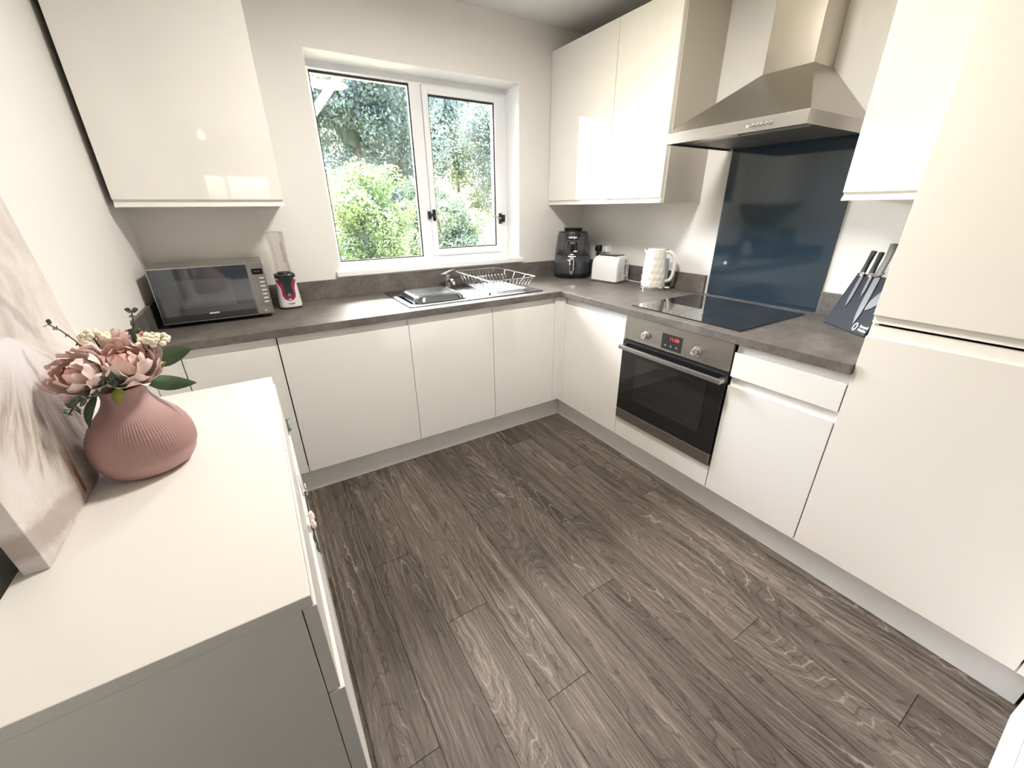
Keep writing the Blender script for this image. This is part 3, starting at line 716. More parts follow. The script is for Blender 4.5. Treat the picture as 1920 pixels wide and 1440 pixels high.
# ------------------------------------------------------------------ microwave
def microwave():
    x0, x1, y0, y1, z0, z1 = -2.008, -1.578, .262, .560, .922, 1.162
    t = thing('microwave', 'silver microwave with a mirrored door standing in the corner of the worktop', 'microwave', (-1.79, .41, ZWT))
    obj('body', B(((x0, y0+.020, z0), (x1, y1, z1))), 'steel_brushed', t, bevel=.003)
    xd = x1-.065
    d = obj('door', B(((x0, y0, z0), (xd-.001, y0+.0195, z1))), 'steel', t, bevel=.002)
    obj('door_glass', B(((x0+.004, y0-.0015, z0+.034), (xd-.004, y0+.001, z1-.005))), 'mw_mirror', d)
    obj('lower_band', B(((x0+.004, y0-.0015, z0+.005), (xd-.004, y0+.001, z0+.034))), 'mw_band', d)
    obj('viewing_window', B(((x0+.085, y0-.0018, z0+.062), (xd-.075, y0-.0014, z1-.055))), 'mw_inner', d)
    obj('brand_badge', B((((x0+xd)/2-.008, y0-.0022, z0+.030), ((x0+xd)/2+.030, y0-.0012, z0+.036))), 'silver_white', d)
    p = obj('control_panel', B(((xd, y0, z0), (x1, y0+.0195, z1))), 'steel_brushed', t, bevel=.002)
    obj('display', B(((xd+.013, y0-.0012, z1-.052), (x1-.008, y0+.0005, z1-.026))), 'black_glass', p)
    text('clock_digits', '00:00', .012, ((xd+x1)/2+.002, y0-.0016, z1-.039), (1, 0, 0), (0, 0, 1), 'grey_print', p)
    for k in range(7):
        z = z1-.070-.0185*k
        obj('button', B(((xd+.036, y0-.002, z-.003), (x1-.009, y0+.0005, z+.003))), 'silver_white', p, bevel=.001)
        obj('button_legend', B(((xd+.011, y0-.0006, z-.002), (xd+.029, y0+.0005, z+.001))), 'steel_dark', p)
    r = obj('release_button', B(((xd+.004, y0-.0015, z0+.004), (x1-.004, y0+.0005, z0+.032))), 'steel', p, bevel=.001)
    bm = bmesh.new(); disc(bm, ((xd+x1)/2, y0-.0015, z0+.018), (0, -1, 0), .006, .002, 20); obj('release_mark', bm, 'chrome', r)
    for fx in (x0+.04, x1-.04):
        for fy in (y0+.05, y1-.04): bm = bmesh.new(); lathe(bm, fx, fy, [(.012, ZWT), (.012, z0)], 14); obj('foot', bm, 'black_plastic', t)
microwave()

# ------------------------------------------------------------------ personal blender
def blender():
    x, y, z = -1.490, .452, ZWT
    t = thing('personal_blender', 'white and magenta personal blender with a clear bottle beside the microwave', 'blender', (x, y, z))
    def sq(s, zz, n=40, p=3.2):   # squircle ring
        out = []
        for i in range(n):
            a = 2*PI*i/n; c, sn = math.cos(a), math.sin(a)
            k = (abs(c)**p+abs(sn)**p)**(-1/p); out.append((x+s*k*c, y+s*k*sn, zz))
        return out
    prof = [(.054, z+.010), (.055, z+.016), (.053, z+.05), (.049, z+.10), (.0475, z+.135), (.0485, z+.170)]
    bm = bmesh.new(); loft(bm, [sq(s, zz) for s, zz in prof]); base = obj('base', bm, 'silver_white', t, smooth=False)
    bm = bmesh.new(); loft(bm, [sq(.052, z), sq(.052, z+.011)]); obj('foot', bm, 'black_plastic', t)
    bm = bmesh.new(); loft(bm, [sq(.0492, z+.160), sq(.0492, z+.172), sq(.046, z+.178)]); obj('collar', bm, 'teal_black', t)
    # front inlays follow the front face of the base (y = front)
    def rad(zz):
        for (s0, a), (s1, b) in zip(prof, prof[1:]):
            if a <= zz <= b: return s0+(s1-s0)*(zz-a)/(b-a)
        return prof[-1][0]
    def inlay(name, half, out, m, zlo, zhi):
        bm = bmesh.new(); rows = []
        N = 14
        for i in range(N+1):
            zz = zlo+(zhi-zlo)*i/N; w = half((zz-zlo)/(zhi-zlo)); s = rad(zz)
            row = []
            for k in range(13):
                u = -w+2*w*k/12; p = 3.2
                uu = min(abs(u)/s, .999); yy = s*(1-uu**p)**(1/p)
                row.append(bm.verts.new((x+u*(1+out/s), y-yy-out, zz)))
            rows.append(row)
        for a, b in zip(rows, rows[1:]):
            for k in range(12): bm.faces.new((a[k], a[k+1], b[k+1], b[k]))
        return obj(name, bm, m, base)
    def half_pink(f): return .0305*math.sqrt(max(0.0, 1-max(0, 1-f/.33)**2))+.0185*max(0, (f-.55)/.45)**1.5
    def half_dark(f): return .0175*math.sqrt(max(0.0, 1-max(0, 1-f/.22)**2))+.025*max(0, (f-.60)/.40)**1.4
    inlay('magenta_panel', half_pink, .0008, 'magenta', z+.042, z+.152)
    inlay('dark_panel', half_dark, .0015, 'teal_black', z+.062, z+.166)
    bm = bmesh.new(); disc(bm, (x, y-.0560, z+.074), (0, -1, 0), .009, .002, 20); obj('press_button', bm, 'clear_grey', base)
    text('brand_lettering', 'Breville', .0105, (x+.004, y-.0565, z+.030), (1, 0, 0), (0, 0, 1), 'dark_print', base)
    obj('panel_mark', B(((x-.006, y-.0562, z+.049), (x-.003, y-.054, z+.056)), ((x-.0015, y-.0562, z+.046), (x+.0015, y-.054, z+.056)), ((x+.003, y-.0562, z+.047), (x+.006, y-.054, z+.054))), 'white_print', base)
    # bottle: thin clear shell, lettering, inner blade cap
    def bt(r, zz, n=28): return [(x-.004*(zz-z-.17)/.2+r*math.cos(2*PI*i/n)*(1+.04*math.cos(8*PI*i/n)), y+r*math.sin(2*PI*i/n), zz) for i in range(n)]
    out = [(.038, z+.178), (.036, z+.20), (.0335, z+.24), (.034, z+.30), (.037, z+.355), (.0375, z+.375), (.034, z+.382)]
    bm = bmesh.new(); loft(bm, [bt(r, zz) for r, zz in out]); bo = obj('bottle', bm, 'clear_plastic', t, smooth=True)
    bm = bmesh.new(); lathe(bm, x, y, [(.033, z+.178), (.030, z+.186), (.010, z+.189)], 24); obj('blade_cap', bm, 'teal_black', bo)
    text('bottle_lettering', 'BLEND ACTIVE', .0145, (x+.012, y-.037, z+.285), (0, 0, -1), (1, 0, 0), 'dark_print', bo)
blender()

# ------------------------------------------------------------------ air fryer
def fryer():
    t = thing('air_fryer', 'dark grey air fryer with a silver handle in the corner of the worktop', 'air fryer', (.428, .430, ZWT), rotz=math.atan2(-.77, -.64)+PI/2)
    t.scale = (1.07, 1.07, 1.02)
    # local: front towards -Y
    def el(r, z, n=44, p=2.6):
        out = []
        for i in range(n):
            a = 2*PI*i/n; c, s = math.cos(a), math.sin(a); k = (abs(c)**p+abs(s)**p)**(-1/p); out.append((r*k*c, r*1.0*k*s, z))
        return out
    bm = bmesh.new(); loft(bm, [el(.112, .0), el(.116, .006), el(.118, .022), el(.118, .028)]); obj('base', bm, 'black_plastic', t, local=True, smooth=False)
    bm = bmesh.new(); loft(bm, [el(.1225, .029), el(.124, .04), el(.1225, .10), el(.1195, .158)]); dr = obj('drawer', bm, 'fryer_grey', t, local=True, smooth=True)
    bm = bmesh.new(); loft(bm, [el(.1165, .158), el(.1190, .1605), el(.114, .22), el(.105, .29), el(.100, .307)]); bd = obj('body', bm, 'fryer_grey', t, local=True, smooth=True)
    bm = bmesh.new(); loft(bm, [el(.100, .307), el(.098, .314), el(.085, .318)]); obj('top', bm, 'fryer_black', t, local=True)
    bm = bmesh.new(); loft(bm, [el(.058, .318), el(.060, .326), el(.064, .333), el(.060, .337)]); obj('vent_cap', bm, 'black_plastic', t, local=True)
    # fascia: black panel following the front slope
    def yf(z):
        for (a, p), (b, q) in zip(((.16, .119), (.22, .114), (.29, .105), (.307, .100)), ((.22, .114), (.29, .105), (.307, .100), (.33, .096))):
            if z <= b: return -(p+(q-p)*(z-a)/(b-a))*.985
        return -.096
    def panel(name, w0, w1, z0, z1, off, m, par, r=0):
        bm = bmesh.new(); N = 10; rows = []
        for i in range(N+1):
            z = z0+(z1-z0)*i/N; w = w0+(w1-w0)*i/N
            if r:
                e = min(z-z0, z1-z); w -= r-math.sqrt(max(0, r*r-(max(0, r-e))**2))
            R0 = -yf(z); row = []
            for k in range(9):
                u = -w+2*w*k/8; uu = min(abs(u)/R0, .99); row.append(bm.verts.new((u, -R0*(1-uu**2.6)**(1/2.6)/.985-off, z)))
            rows.append(row)
        for a, b in zip(rows, rows[1:]):
            for k in range(8): bm.faces.new((a[k], a[k+1], b[k+1], b[k]))
        return obj(name, bm, m, par, local=True)
    fa = panel('fascia', .046, .050, .172, .312, .0015, 'fryer_black', bd, .014)
    panel('key_panel', .040, .041, .180, .258, .0026, 'grey_print', fa, .010)['label'] = 'grey touch panel'
    panel('key_area', .037, .038, .183, .255, .0032, 'fryer_black', fa, .008)
    panel('display', .016, .016, .236, .250, .0040, 'grey_print', fa)
    for i in range(3):
        for j in (-1, 1): 
            bm = bmesh.new(); zz = .196+.0145*i; box(bm, (j*.020-.006, yf(zz)*1.018-.0045, zz-.002), (j*.020+.006, yf(zz)*1.018-.003, zz+.002)); obj('key', bm, 'grey_print', fa, local=True)
    bm = bmesh.new(); box(bm, (.010, yf(.189)*1.018-.005, .1845), (.030, yf(.189)*1.018-.003, .1935)); obj('start_key', bm, 'white_print', fa, local=True)
    m = ROOT[t]
    text('brand_lettering', 'NINJA', .020, m @ Vector((0, -.1168*1.0, .279)), m.to_3x3() @ Vector((1, 0, 0)), m.to_3x3() @ Vector((0, .11, .99)), 'white_print', fa, bold=.0006)
    # handle on the drawer
    bm = bmesh.new(); zs = [.150, .135, .10, .06, .042, .034]
    loft(bm, [[(-w, -.124-o, z), (w, -.124-o, z), (w, -.124-o-.014, z), (w*.6, -.124-o-.018, z), (-w*.6, -.124-o-.018, z), (-w, -.124-o-.014, z)] for z, w, o in zip(zs, (.015, .016, .016, .0155, .014, .008), (.0, .008, .014, .016, .014, .012))])
    h = obj('handle', bm, 'chrome', dr, local=True, bevel=.002)
    bm = bmesh.new(); box(bm, (-.008, -.142, .05), (.022, -.112, .146)); obj('handle_core', bm, 'black_plastic', dr, local=True, bevel=.003)
    bm = bmesh.new(); box(bm, (-.026, -.128, .1475), (.026, -.117, .1555)); obj('release_bar', bm, 'chrome', dr, local=True, bevel=.001)
fryer()

# ------------------------------------------------------------------ toaster
def toaster():
    A, Bp = Vector((.408, .190)), Vector((.455, -.012))
    ang = math.atan2((Bp-A).y, (Bp-A).x)           # local +X runs from the far end to the end with the lever
    ln = (Bp-A).length; wd = .160
    perp = Vector((-math.sin(ang), math.cos(ang)))
    c = (A+Bp)/2+perp*wd/2
    t = thing('toaster', 'white two-slot toaster with chrome trim between air fryer and kettle', 'toaster', (c.x, c.y, ZWT), rotz=ang)
    h = .178; hx, hy = ln/2, wd/2
    def sect(x, s=1, zt=h):    # cross-section across the toaster (y, z) with a domed top
        pts = []
        for i in range(17):
            a = PI*i/16; yy = -math.cos(a); zz = math.sin(a)
            e = 2/4.5
            y_ = math.copysign(abs(yy)**e, yy)*hy*s; z_ = .030+(zt-.030)*(abs(zz)**e)
            pts.append((x, y_, z_))
        return [(x, -hy*s, .014)]+pts+[(x, hy*s, .014)]
    bm = bmesh.new(); loft(bm, [sect(-hx, .90, h*.86), sect(-hx+.008, .96, h*.93), sect(-hx+.03, 1, h*.985), sect(-hx+.06, 1, h), sect(hx-.06, 1, h), sect(hx-.03, 1, h*.99), sect(hx-.006, .98, h*.965), sect(hx, .95, h*.94)])
    obj('shell', bm, 'white_plastic', t, local=True, smooth=False, bevel=.001)
    bm = bmesh.new(); box(bm, (-hx-.003, -hy-.002, .004), (hx+.004, hy+.002, .0145)); obj('base', bm, 'chrome', t, local=True, bevel=.003)
    for x in (-hx+.012, hx-.012):
        for y in (-hy+.012, hy-.012):
            bm = bmesh.new(); lathe(bm, x, y, [(.006, 0), (.006, .0045)], 10); obj('foot', bm, 'chrome', t, local=True)
    tp = B(((-hx+.045, -.050, h-.004), (hx-.030, .050, h+.0015))); top = obj('top_plate', tp, 'black_plastic', t, local=True, bevel=.0005)
    for y in (-.025, .025): obj('slot_trim', B(((-hx+.055, y-.014, h+.0015), (hx-.045, y+.014, h+.006))), 'chrome' if y < 0 else 'silver_white', top, local=True, bevel=.001)
    for y in (-.025, .025): obj('slot', B(((-hx+.06, y-.009, h+.0058), (hx-.05, y+.009, h+.0063))), 'black_plastic', top, local=True)
    e = hx
    obj('lever_slot', B(((e-.001, .016, .050), (e+.0012, .030, .150))), 'clear_grey', t, local=True)
    obj('lever', B(((e+.0012, .008, .118), (e+.018, .040, .130))), 'chrome', t, local=True, bevel=.003)
    for k in range(3):
        bm = bmesh.new(); disc(bm, (e-.001, -.036, .032+.018*k), (1, 0, 0), .0045, .003, 14); obj('button', bm, 'steel_dark', t, local=True)
    bm = bmesh.new(); disc(bm, (e-.001, .023, .030), (1, 0, 0), .011, .012, 20); obj('dial', bm, 'chrome', t, local=True, bevel=.001)
    # mains lead behind
    M_ = ROOT[t]; p0 = M_ @ Vector((hx+.002, hy-.012, .010))
    obj('mains_lead', T(([p0, p0+Vector((.004, -.03, -.002)), Vector((.615, -.06, ZWT+.004)), Vector((.622, -.13, ZWT+.004)), Vector((.60, -.20, ZWT+.003))], .003)), 'white_plastic', t, smooth=True)
toaster()

# ------------------------------------------------------------------ kettle
def kettle():
    cx, cy = .528, -.262
    t = thing('kettle', 'cream kettle with a dimpled body on a steel base next to the hob', 'kettle', (cx, cy, ZWT), rotz=math.atan2(-.90, .44))
    bm = bmesh.new(); lathe(bm, 0, 0, [(.078, 0), (.079, .004), (.079, .014), (.076, .018)], 40); obj('power_base', bm, 'chrome', t, local=True, bevel=.001)
    N = 56; H = 30; rings = []
    prof = [(.0, .0735), (.05, .0725), (.12, .068), (.19, .060), (.215, .0575)]
    def rad(z):
        for (a, r0), (b, r1) in zip(prof, prof[1:]):
            if a <= z <= b: return r0+(r1-r0)*(z-a)/(b-a)
        return prof[-1][1]
    for j in range(H+1):
        z = .215*j/H; row = []
        for i in range(N):
            a = 2*PI*i/N
            u = i/N*14; v = z/.040
            cell = (u+(.5 if int(v) % 2 else 0)) % 1; vv = v % 1
            dd = math.sin(PI*cell)*math.sin(PI*vv)
            edge = 1 if .02 < z < .20 and abs(math.atan2(math.sin(a), math.cos(a))) > .35 else 0
            r = rad(z)+edge*(.0042*dd-.0012)
            row.append((r*math.cos(a), r*math.sin(a), .018+z))
        rings.append(row)
    bm = bmesh.new(); loft(bm, rings); obj('body', bm, 'cream_plastic', t, local=True, smooth=True)
    bm = bmesh.new(); lathe(bm, 0, 0, [(.0575, .233), (.0565, .238), (.050, .243), (.030, .245)], 40); obj('lid', bm, 'cream_plastic', t, local=True, smooth=True)
    bm = bmesh.new(); loft(bm, [[(-.052, -.022, .225), (-.052, .022, .225), (-.046, .026, .206), (-.046, -.026, .206)], [(-.078, -.010, .240), (-.078, .010, .240), (-.062, .016, .208), (-.062, -.016, .208)]]); obj('spout', bm, 'cream_plastic', t, local=True, bevel=.004)
    obj('handle', T(([(.050, 0, .224), (.075, 0, .229), (.100, 0, .214), (.113, 0, .180), (.116, 0, .135), (.112, 0, .090), (.100, 0, .062), (.068, 0, .050)], [.011, .012, .012, .0115, .011, .011, .0115, .011]), n=14), 'cream_plastic', t, local=True, smooth=True)
    bm = bmesh.new(); loft(bm, [[(.064+.0, -.009, .06), (.064, .009, .06), (.086, .008, .06), (.086, -.008, .06)], [(.052, -.009, .19), (.052, .009, .19), (.080, .008, .19), (.080, -.008, .19)]]); obj('water_gauge', bm, 'clear_grey', t, local=True, bevel=.002)
    obj('lid_button', B(((.060, -.008, .232), (.076, .008, .2415))), 'clear_grey', t, local=True, bevel=.002)
    obj('switch', B(((.078, -.013, .010), (.104, .013, .018))), 'cream_plastic', t, local=True, bevel=.002)
kettle()

# ------------------------------------------------------------------ sockets and plugs
def sockets():
    t = thing('wall_socket', 'white double wall socket on the wall above the toaster', 'socket', (XW, .325, 1.115))
    obj('plate', B(((XW-.010, .25, 1.070), (XW, .398, 1.156))), 'white_plastic', t, bevel=.002)
    for y in (.30, .35): obj('rocker_switch', B(((XW-.014, y-.006, 1.132), (XW-.0098, y+.006, 1.148))), 'white_plastic', t, bevel=.001)
    for y, m, lab, nm in ((.366, 'black_plastic', 'black mains plug in the socket above the toaster', 'mains_plug'), (.284, 'white_plastic', 'white mains plug in the socket above the toaster', 'mains_plug')):
        p = thing(nm, lab, 'plug', (XW-.012, y, 1.10))
        bm = bmesh.new(); loft(bm, [[(XW-.0102, y-.024, 1.078), (XW-.0102, y+.024, 1.078), (XW-.0102, y+.024, 1.124), (XW-.0102, y-.024, 1.124)], [(XW-.036, y-.023, 1.079), (XW-.036, y+.023, 1.079), (XW-.036, y+.021, 1.120), (XW-.036, y-.021, 1.120)], [(XW-.046, y-.016, 1.082), (XW-.046, y+.016, 1.082), (XW-.046, y+.014, 1.112), (XW-.046, y-.014, 1.112)]])
        obj('plug_body', bm, m, p, bevel=.003)
        obj('cable', T(([(XW-.028, y, 1.080), (XW-.028, y, 1.05), (XW-.03, y+(.03 if y > .3 else -.01), .99), (XW-.034, y+(.04 if y > .3 else -.015), .935), (XW-.05, y+(.03 if y > .3 else -.02), ZWT+.005)], .0035)), m, p, smooth=True)
    t = thing('wall_socket', 'white wall socket plate showing above the microwave', 'socket', (-1.765, YW, 1.135))
    obj('plate', B(((-1.842, YW-.010, 1.090), (-1.688, YW, 1.178))), 'white_plastic', t, bevel=.002)
    for x in (-1.79, -1.74): obj('rocker_switch', B(((x-.006, YW-.014, 1.152), (x+.006, YW-.0098, 1.168))), 'white_plastic', t, bevel=.001)
sockets()

# ------------------------------------------------------------------ magnetic knife block
def knives():
    P0, P1 = Vector((.497, -1.247, ZWT)), Vector((.372, -1.440, ZWT))      # front lower edge
    ax = (P1-P0).normalized(); n = Vector((-ax.y, ax.x, 0)).normalized()
    if n.x > 0: n = -n                                                         # towards the camera
    tilt = math.radians(21)
    up = (Vector((0, 0, 1))*math.cos(tilt)-n*math.sin(tilt)).normalized(); out = ax.cross(up)
    if out.dot(n) < 0: out = -out
    w = (P1-P0).length; H = .232
    ctr = (P0+P1)/2-n*.06
    t = thing('magnetic_knife_block', 'dark slate-blue leaning magnetic knife stand beside the tall fridge unit', 'knife block', ctr)
    def pt(u, v, o): return P0+ax*u+up*v+out*o
    bm = bmesh.new(); loft(bm, [[pt(0, 0, 0), pt(w, 0, 0), pt(w, 0, -.016), pt(0, 0, -.016)], [pt(0, H, 0), pt(w, H, 0), pt(w, H, -.016), pt(0, H, -.016)]])
    for v in bm.verts: v.co.z = max(v.co.z, ZWT+.0005)
    bd = obj('board', bm, 'slate_board', t, bevel=.003)
    bm = bmesh.new(); k0 = P0+ax*.03-n*.10; 
    loft(bm, [[pt(.03, .17, -.017), pt(w-.03, .17, -.017), pt(w-.03, .17, -.027), pt(.03, .17, -.027)], [k0+Vector((0, 0, .0005)), k0+ax*(w-.06)+Vector((0, 0, .0005)), k0+ax*(w-.06)+n*-.012+Vector((0, 0, .0005)), k0-n*.012+Vector((0, 0, .0005))]]); obj('rear_leg', bm, 'slate_board', t, bevel=.002)
    text('brand_lettering', 'Russell\nHobbs', .0145, pt(.205, .028, .0006), ax, up, 'white_print', bd, bold=.0004)
    bm = bmesh.new(); c = pt(.165, .028, .0008)
    a = [bm.verts.new(c+ax*.010*math.cos(2*PI*i/28)+up*.017*math.sin(2*PI*i/28)) for i in range(28)]; b = [bm.verts.new(c+ax*.0055*math.cos(2*PI*i/28)+up*.0115*math.sin(2*PI*i/28)) for i in range(28)]
    for i in range(28): bm.faces.new((a[i], a[(i+1) % 28], b[(i+1) % 28], b[i]))
    obj('brand_emblem', bm, 'white_print', bd)
    def knife(name, label, u, v0, lb, wb, lh, wh, lean, hm, bmname='steel', curve=0.0, bol=True):
        """blade tip at (u, v0); lean tilts the knife in the board plane"""
        k = thing(name, label, 'knife', pt(u, v0, .003))
        d = (up*math.cos(lean)+ax*math.sin(lean)).normalized(); s = (ax*math.cos(lean)-up*math.sin(lean)).normalized()
        O = pt(u, v0, .0015)
        N = 8; L_, R_ = [], []
        for i in range(N+1):
            f = i/N; half = wb*(1-(1-min(1, f*2.2))**2)
            L_.append(O+d*(lb*f)-s*(half*.5+curve*half*(1-f))); R_.append(O+d*(lb*f)+s*(half*.5))
        bm = bmesh.new()
        lo = [bm.verts.new(p) for p in L_]; hi = [bm.verts.new(p) for p in R_]; lo2 = [bm.verts.new(p+out*.0018) for p in L_]; hi2 = [bm.verts.new(p+out*.0018) for p in R_]
        for i in range(N):
            for A_, B_ in ((lo, hi), (hi2, lo2), (lo2, lo), (hi, hi2)): bm.faces.new((A_[i], A_[i+1], B_[i+1], B_[i]))
        bm.faces.new((lo[0], hi[0], hi2[0], lo2[0])); bm.faces.new((lo[-1], lo2[-1], hi2[-1], hi[-1]))
        bmesh.ops.remove_doubles(bm, verts=bm.verts, dist=1e-6)
        obj('blade', bm, bmname, k)
        E = O+d*lb
        def hb(a0, a1, ww, th, m, nm, bend=0):
            bm = bmesh.new(); rr = []
            for i in range(7):
                f = i/6; c = E+d*(a0+(a1-a0)*f)+out*(.001)+s*bend*math.sin(PI*f); k2 = ww*(1+.10*math.cos(2*PI*f))
                rr.append([c+s*k2*.5*math.cos(2*PI*j/12)+out*th*.5*math.sin(2*PI*j/12)+out*th*.30 for j in range(12)])
            loft(bm, rr); return obj(nm, bm, m, k, smooth=False)
        if bol: hb(0, .016, wh*1.02, .015, 'chrome', 'bolster')
        elif name == 'bread_knife': obj('finger_guard', T(([E-s*.014+out*.006, E+s*.012+out*.008, E+s*.026+d*.010+out*.008], [.005, .006, .004])), 'knife_grey', k, smooth=True)
        hb(.016 if bol else 0, lh, wh, .018, hm, 'handle', 0 if bol else .006)
        return k
    knife('kitchen_knife', 'slim black-handled knife on the outer edge of the knife stand', .057, .088, .132, .016, .105, .021, -.17, 'black_plastic', 'blade_steel')
    knife('kitchen_knife', 'short black-handled paring knife in the middle of the knife stand', .097, .139, .082, .013, .103, .021, -.22, 'black_plastic', 'blade_steel')
    knife('bread_knife', 'long grey-handled bread knife in front on the knife stand', .150, .030, .205, .026, .128, .028, -.20, 'knife_grey', 'blade_steel', bol=False)
    knife('kitchen_knife', 'wide grey chef knife half hidden by the tall fridge unit', .155, .095, .105, .040, .055, .026, .42, 'knife_grey', 'blade_steel', bol=False)
knives()

# ------------------------------------------------------------------ sideboard with its canvas, vase and flowers
SBX0, SBX1, SBY0, SBY1, SBZ = -2.028, -1.643, -1.508, -.520, .870
def sideboard():
    t = thing('sideboard', 'white sideboard with drawers standing along the side wall', 'sideboard', ((SBX0+SBX1)/2, (SBY0+SBY1)/2, 0))
    x0, x1, y0, y1, z = SBX0, SBX1, SBY0, SBY1, SBZ
    obj('top', B(((x0, y0, z-.022), (x1, y1, z))), 'sideboard_white', t, bevel=.0015)
    for a, b in ((y0+.001, y0+.018), (y1-.018, y1-.001)): obj('side_panel', B(((x0+.002, a, .0), (x1-.0168, b, z-.0225))), 'sideboard_white', t, bevel=.001)
    obj('back_panel', B(((x0+.002, y0+.018, .03), (x0+.008, y1-.018, z-.0225))), 'sideboard_white', t)
    obj('bottom', B(((x0+.008, y0+.018, .05), (x1-.018, y1-.018, .068))), 'sideboard_white', t)
    ym = (y0+y1)/2
    obj('divider', B(((x0+.008, ym-.009, .068), (x1-.020, ym+.009, z-.0225))), 'sideboard_white', t)
    for a, b in ((y0+.003, ym-.0015), (ym+.0015, y1-.003)):
        for k, (za, zb) in enumerate(((.645, .8445), (.36, .640), (.06, .355))):
            xo = x1-.0155; xf = x1+(.004 if k == 0 else .010)
            obj('drawer_front', B(((xo, a, za), (xf, b, zb))), 'sideboard_white', t, bevel=.0012)
            obj('drawer_box', B(((x0+.06, a+.03, za+.03), (xo-.0005, b-.03, zb-.05))), 'carcass', t)
sideboard()
# hook over the drawer with a little posy hanging from it
def posy():
    x = SBX1+.0105; y = -1.00
    t = thing('over_door_hook', 'small white hook over the front of the sideboard', 'hook', (x+.004, y, .72))
    obj('strap', B(((x, y-.012, .70), (x+.002, y+.012, .770))), 'hook_white', t)
    obj('hook', B(((x+.002, y-.010, .700), (x+.012, y+.010, .704)), ((x+.010, y-.010, .704), (x+.012, y+.010, .725))), 'hook_white', t)
    s = thing('flower_posy', 'pink artificial flower sprig hanging on the front of the sideboard', 'flower', (x+.006, y-.06, .66))
    obj('stem', T(([(x+.007, y, .706), (x+.006, y-.02, .700), (x+.005, y-.05, .67), (x+.004, y-.07, .62)], .002)), 'stem_brown', s)
    for k, (dy, dz, r) in enumerate(((-.058, .668, .013), (-.072, .656, .010), (-.062, .645, .012))):
        bm = bmesh.new(); bmesh.ops.create_icosphere(bm, subdivisions=2, radius=r)
        for v in bm.verts: v.co = Vector((v.co.x*.55, v.co.y, v.co.z))*(1+.12*math.sin(9*v.co.z/r)) + Vector((x+.008, y+dy, dz))
        obj('blossom', bm, 'petal_pale', s)
    def small_leaf(par, p, d, w):
        bm = leaf_bm(p, Vector(p)+Vector(d), w, .002, (.5, .8, .3), 6); obj('leaf', bm, 'leaf_green', par)
    for p, d in (((x+.004, y-.085, .640), (.004, -.02, -.03)), ((x+.004, y-.10, .615), (.006, -.02, -.02)), ((x+.003, y-.04, .63), (.004, .01, -.03))): small_leaf(s, p, d, .006)
    q = thing('leaf_sprig', 'tiny dark green leaf sprig showing at the far end of the sideboard front', 'foliage', (x, -.70, .77))
    obj('stem', T(([(x+.001, -.66, .72), (x+.002, -.68, .76), (x+.003, -.70, .785)], .0015)), 'stem_brown', q)
    small_leaf(q, (x+.002, -.69, .775), (.006, -.03, .02), .009); small_leaf(q, (x+.002, -.68, .76), (.007, -.03, -.012), .009)
# canvas leaning on the wall
def canvas():
    y0, y1, H, th = -1.238, -.712, .75, .030
    ang = math.atan2(.040, H)
    o = obj('canvas_painting', B(((-th, 0, 0), (0, y1-y0, H))), 'canvas_paint', None, local=True, bevel=.002)
    # object space: x = thickness, y along the wall, z up; shift y so that 0 is the middle
    o.data.transform(Matrix.Translation((0, -(y1-y0)/2, 0)))
    o.location = (-1.985, (y0+y1)/2, SBZ+.0012); o.rotation_euler = (0, -ang, 0)
    tag(o, 'abstract pink and taupe canvas painting leaning on the wall behind the vase', 'painting')
canvas()
VX, VY = -1.893, -.962
def vase():
    t = thing('ribbed_vase', 'dusty pink round vase with fine ribs on the white sideboard', 'vase', (VX, VY, SBZ))
    prof = [(.038, 0), (.060, .002), (.073, .010), (.082, .024), (.0865, .040), (.0885, .058), (.0875, .076), (.0825, .095), (.0735, .113), (.061, .130), (.049, .145), (.041, .158), (.037, .170), (.0365, .180), (.038, .189), (.036, .190), (.033, .186), (.032, .165), (.04, .145), (.055, .12)]
    # resample
    pts = []
    for (a, b), (c, d) in zip(prof, prof[1:]):
        for i in range(3): pts.append((a+(c-a)*i/3, b+(d-b)*i/3))
    pts.append(prof[-1]); N = 288; rings = []
    for idx, (r, z) in enumerate(pts):
        inner = idx > 3*14
        m = 0 if inner else max(0, min(1, (z-.036)/.010))*max(0, min(1, (.150-z)/.03))
        row = []
        for i in range(N):
            a = 2*PI*i/N; rib = math.cos(96*a)
            row.append(((r+m*.0016*rib)*math.cos(a), (r+m*.0016*rib)*math.sin(a), z))
        rings.append(row)
    bm = bmesh.new(); loft(bm, rings, True, True)
    obj('body', bm, 'vase_pink', t, local=True, smooth=True)
vase()

def petal_mesh(name, rad, phi1, half, flare, ruff, seed, m):
    """a cupped petal: a patch of a sphere around the flower's heart, its rim opened and ruffled"""
    rr = random.Random(seed); bm = bmesh.new(); n, k = 10, 9; V = []; ph = rr.uniform(0, 6); ph2 = rr.uniform(0, 6)
    for j in range(k+1):
        v = j/k; phi = .25+(phi1-.25)*v; w = half*(math.sin(PI*(.16+.66*v))**.8); row = []
        for i in range(n+1):
            u = 2*i/n-1
            e = v**2.5
            p = phi-.16*e*abs(u)**2.5*phi1+.05*e*math.sin(5*u+ph)
            r = rad*(1+flare*v*v+ruff*e*math.sin(4.5*u+ph2)-.05*(1-abs(u))*v)
            az = u*w/max(math.sin(max(p, .5)), .45)
            row.append(bm.verts.new((r*math.sin(p)*math.sin(az), r*math.sin(p)*math.cos(az), -r*math.cos(p))))
        V.append(row)
    for j in range(k):
        for i in range(n): bm.faces.new((V[j][i], V[j][i+1], V[j+1][i+1], V[j+1][i]))
    me = bpy.data.meshes.new(name); bm.to_mesh(me); bm.free()
    for p in me.polygons: p.use_smooth = True
    me.materials.append(MATS[m]); return me
PET = {}
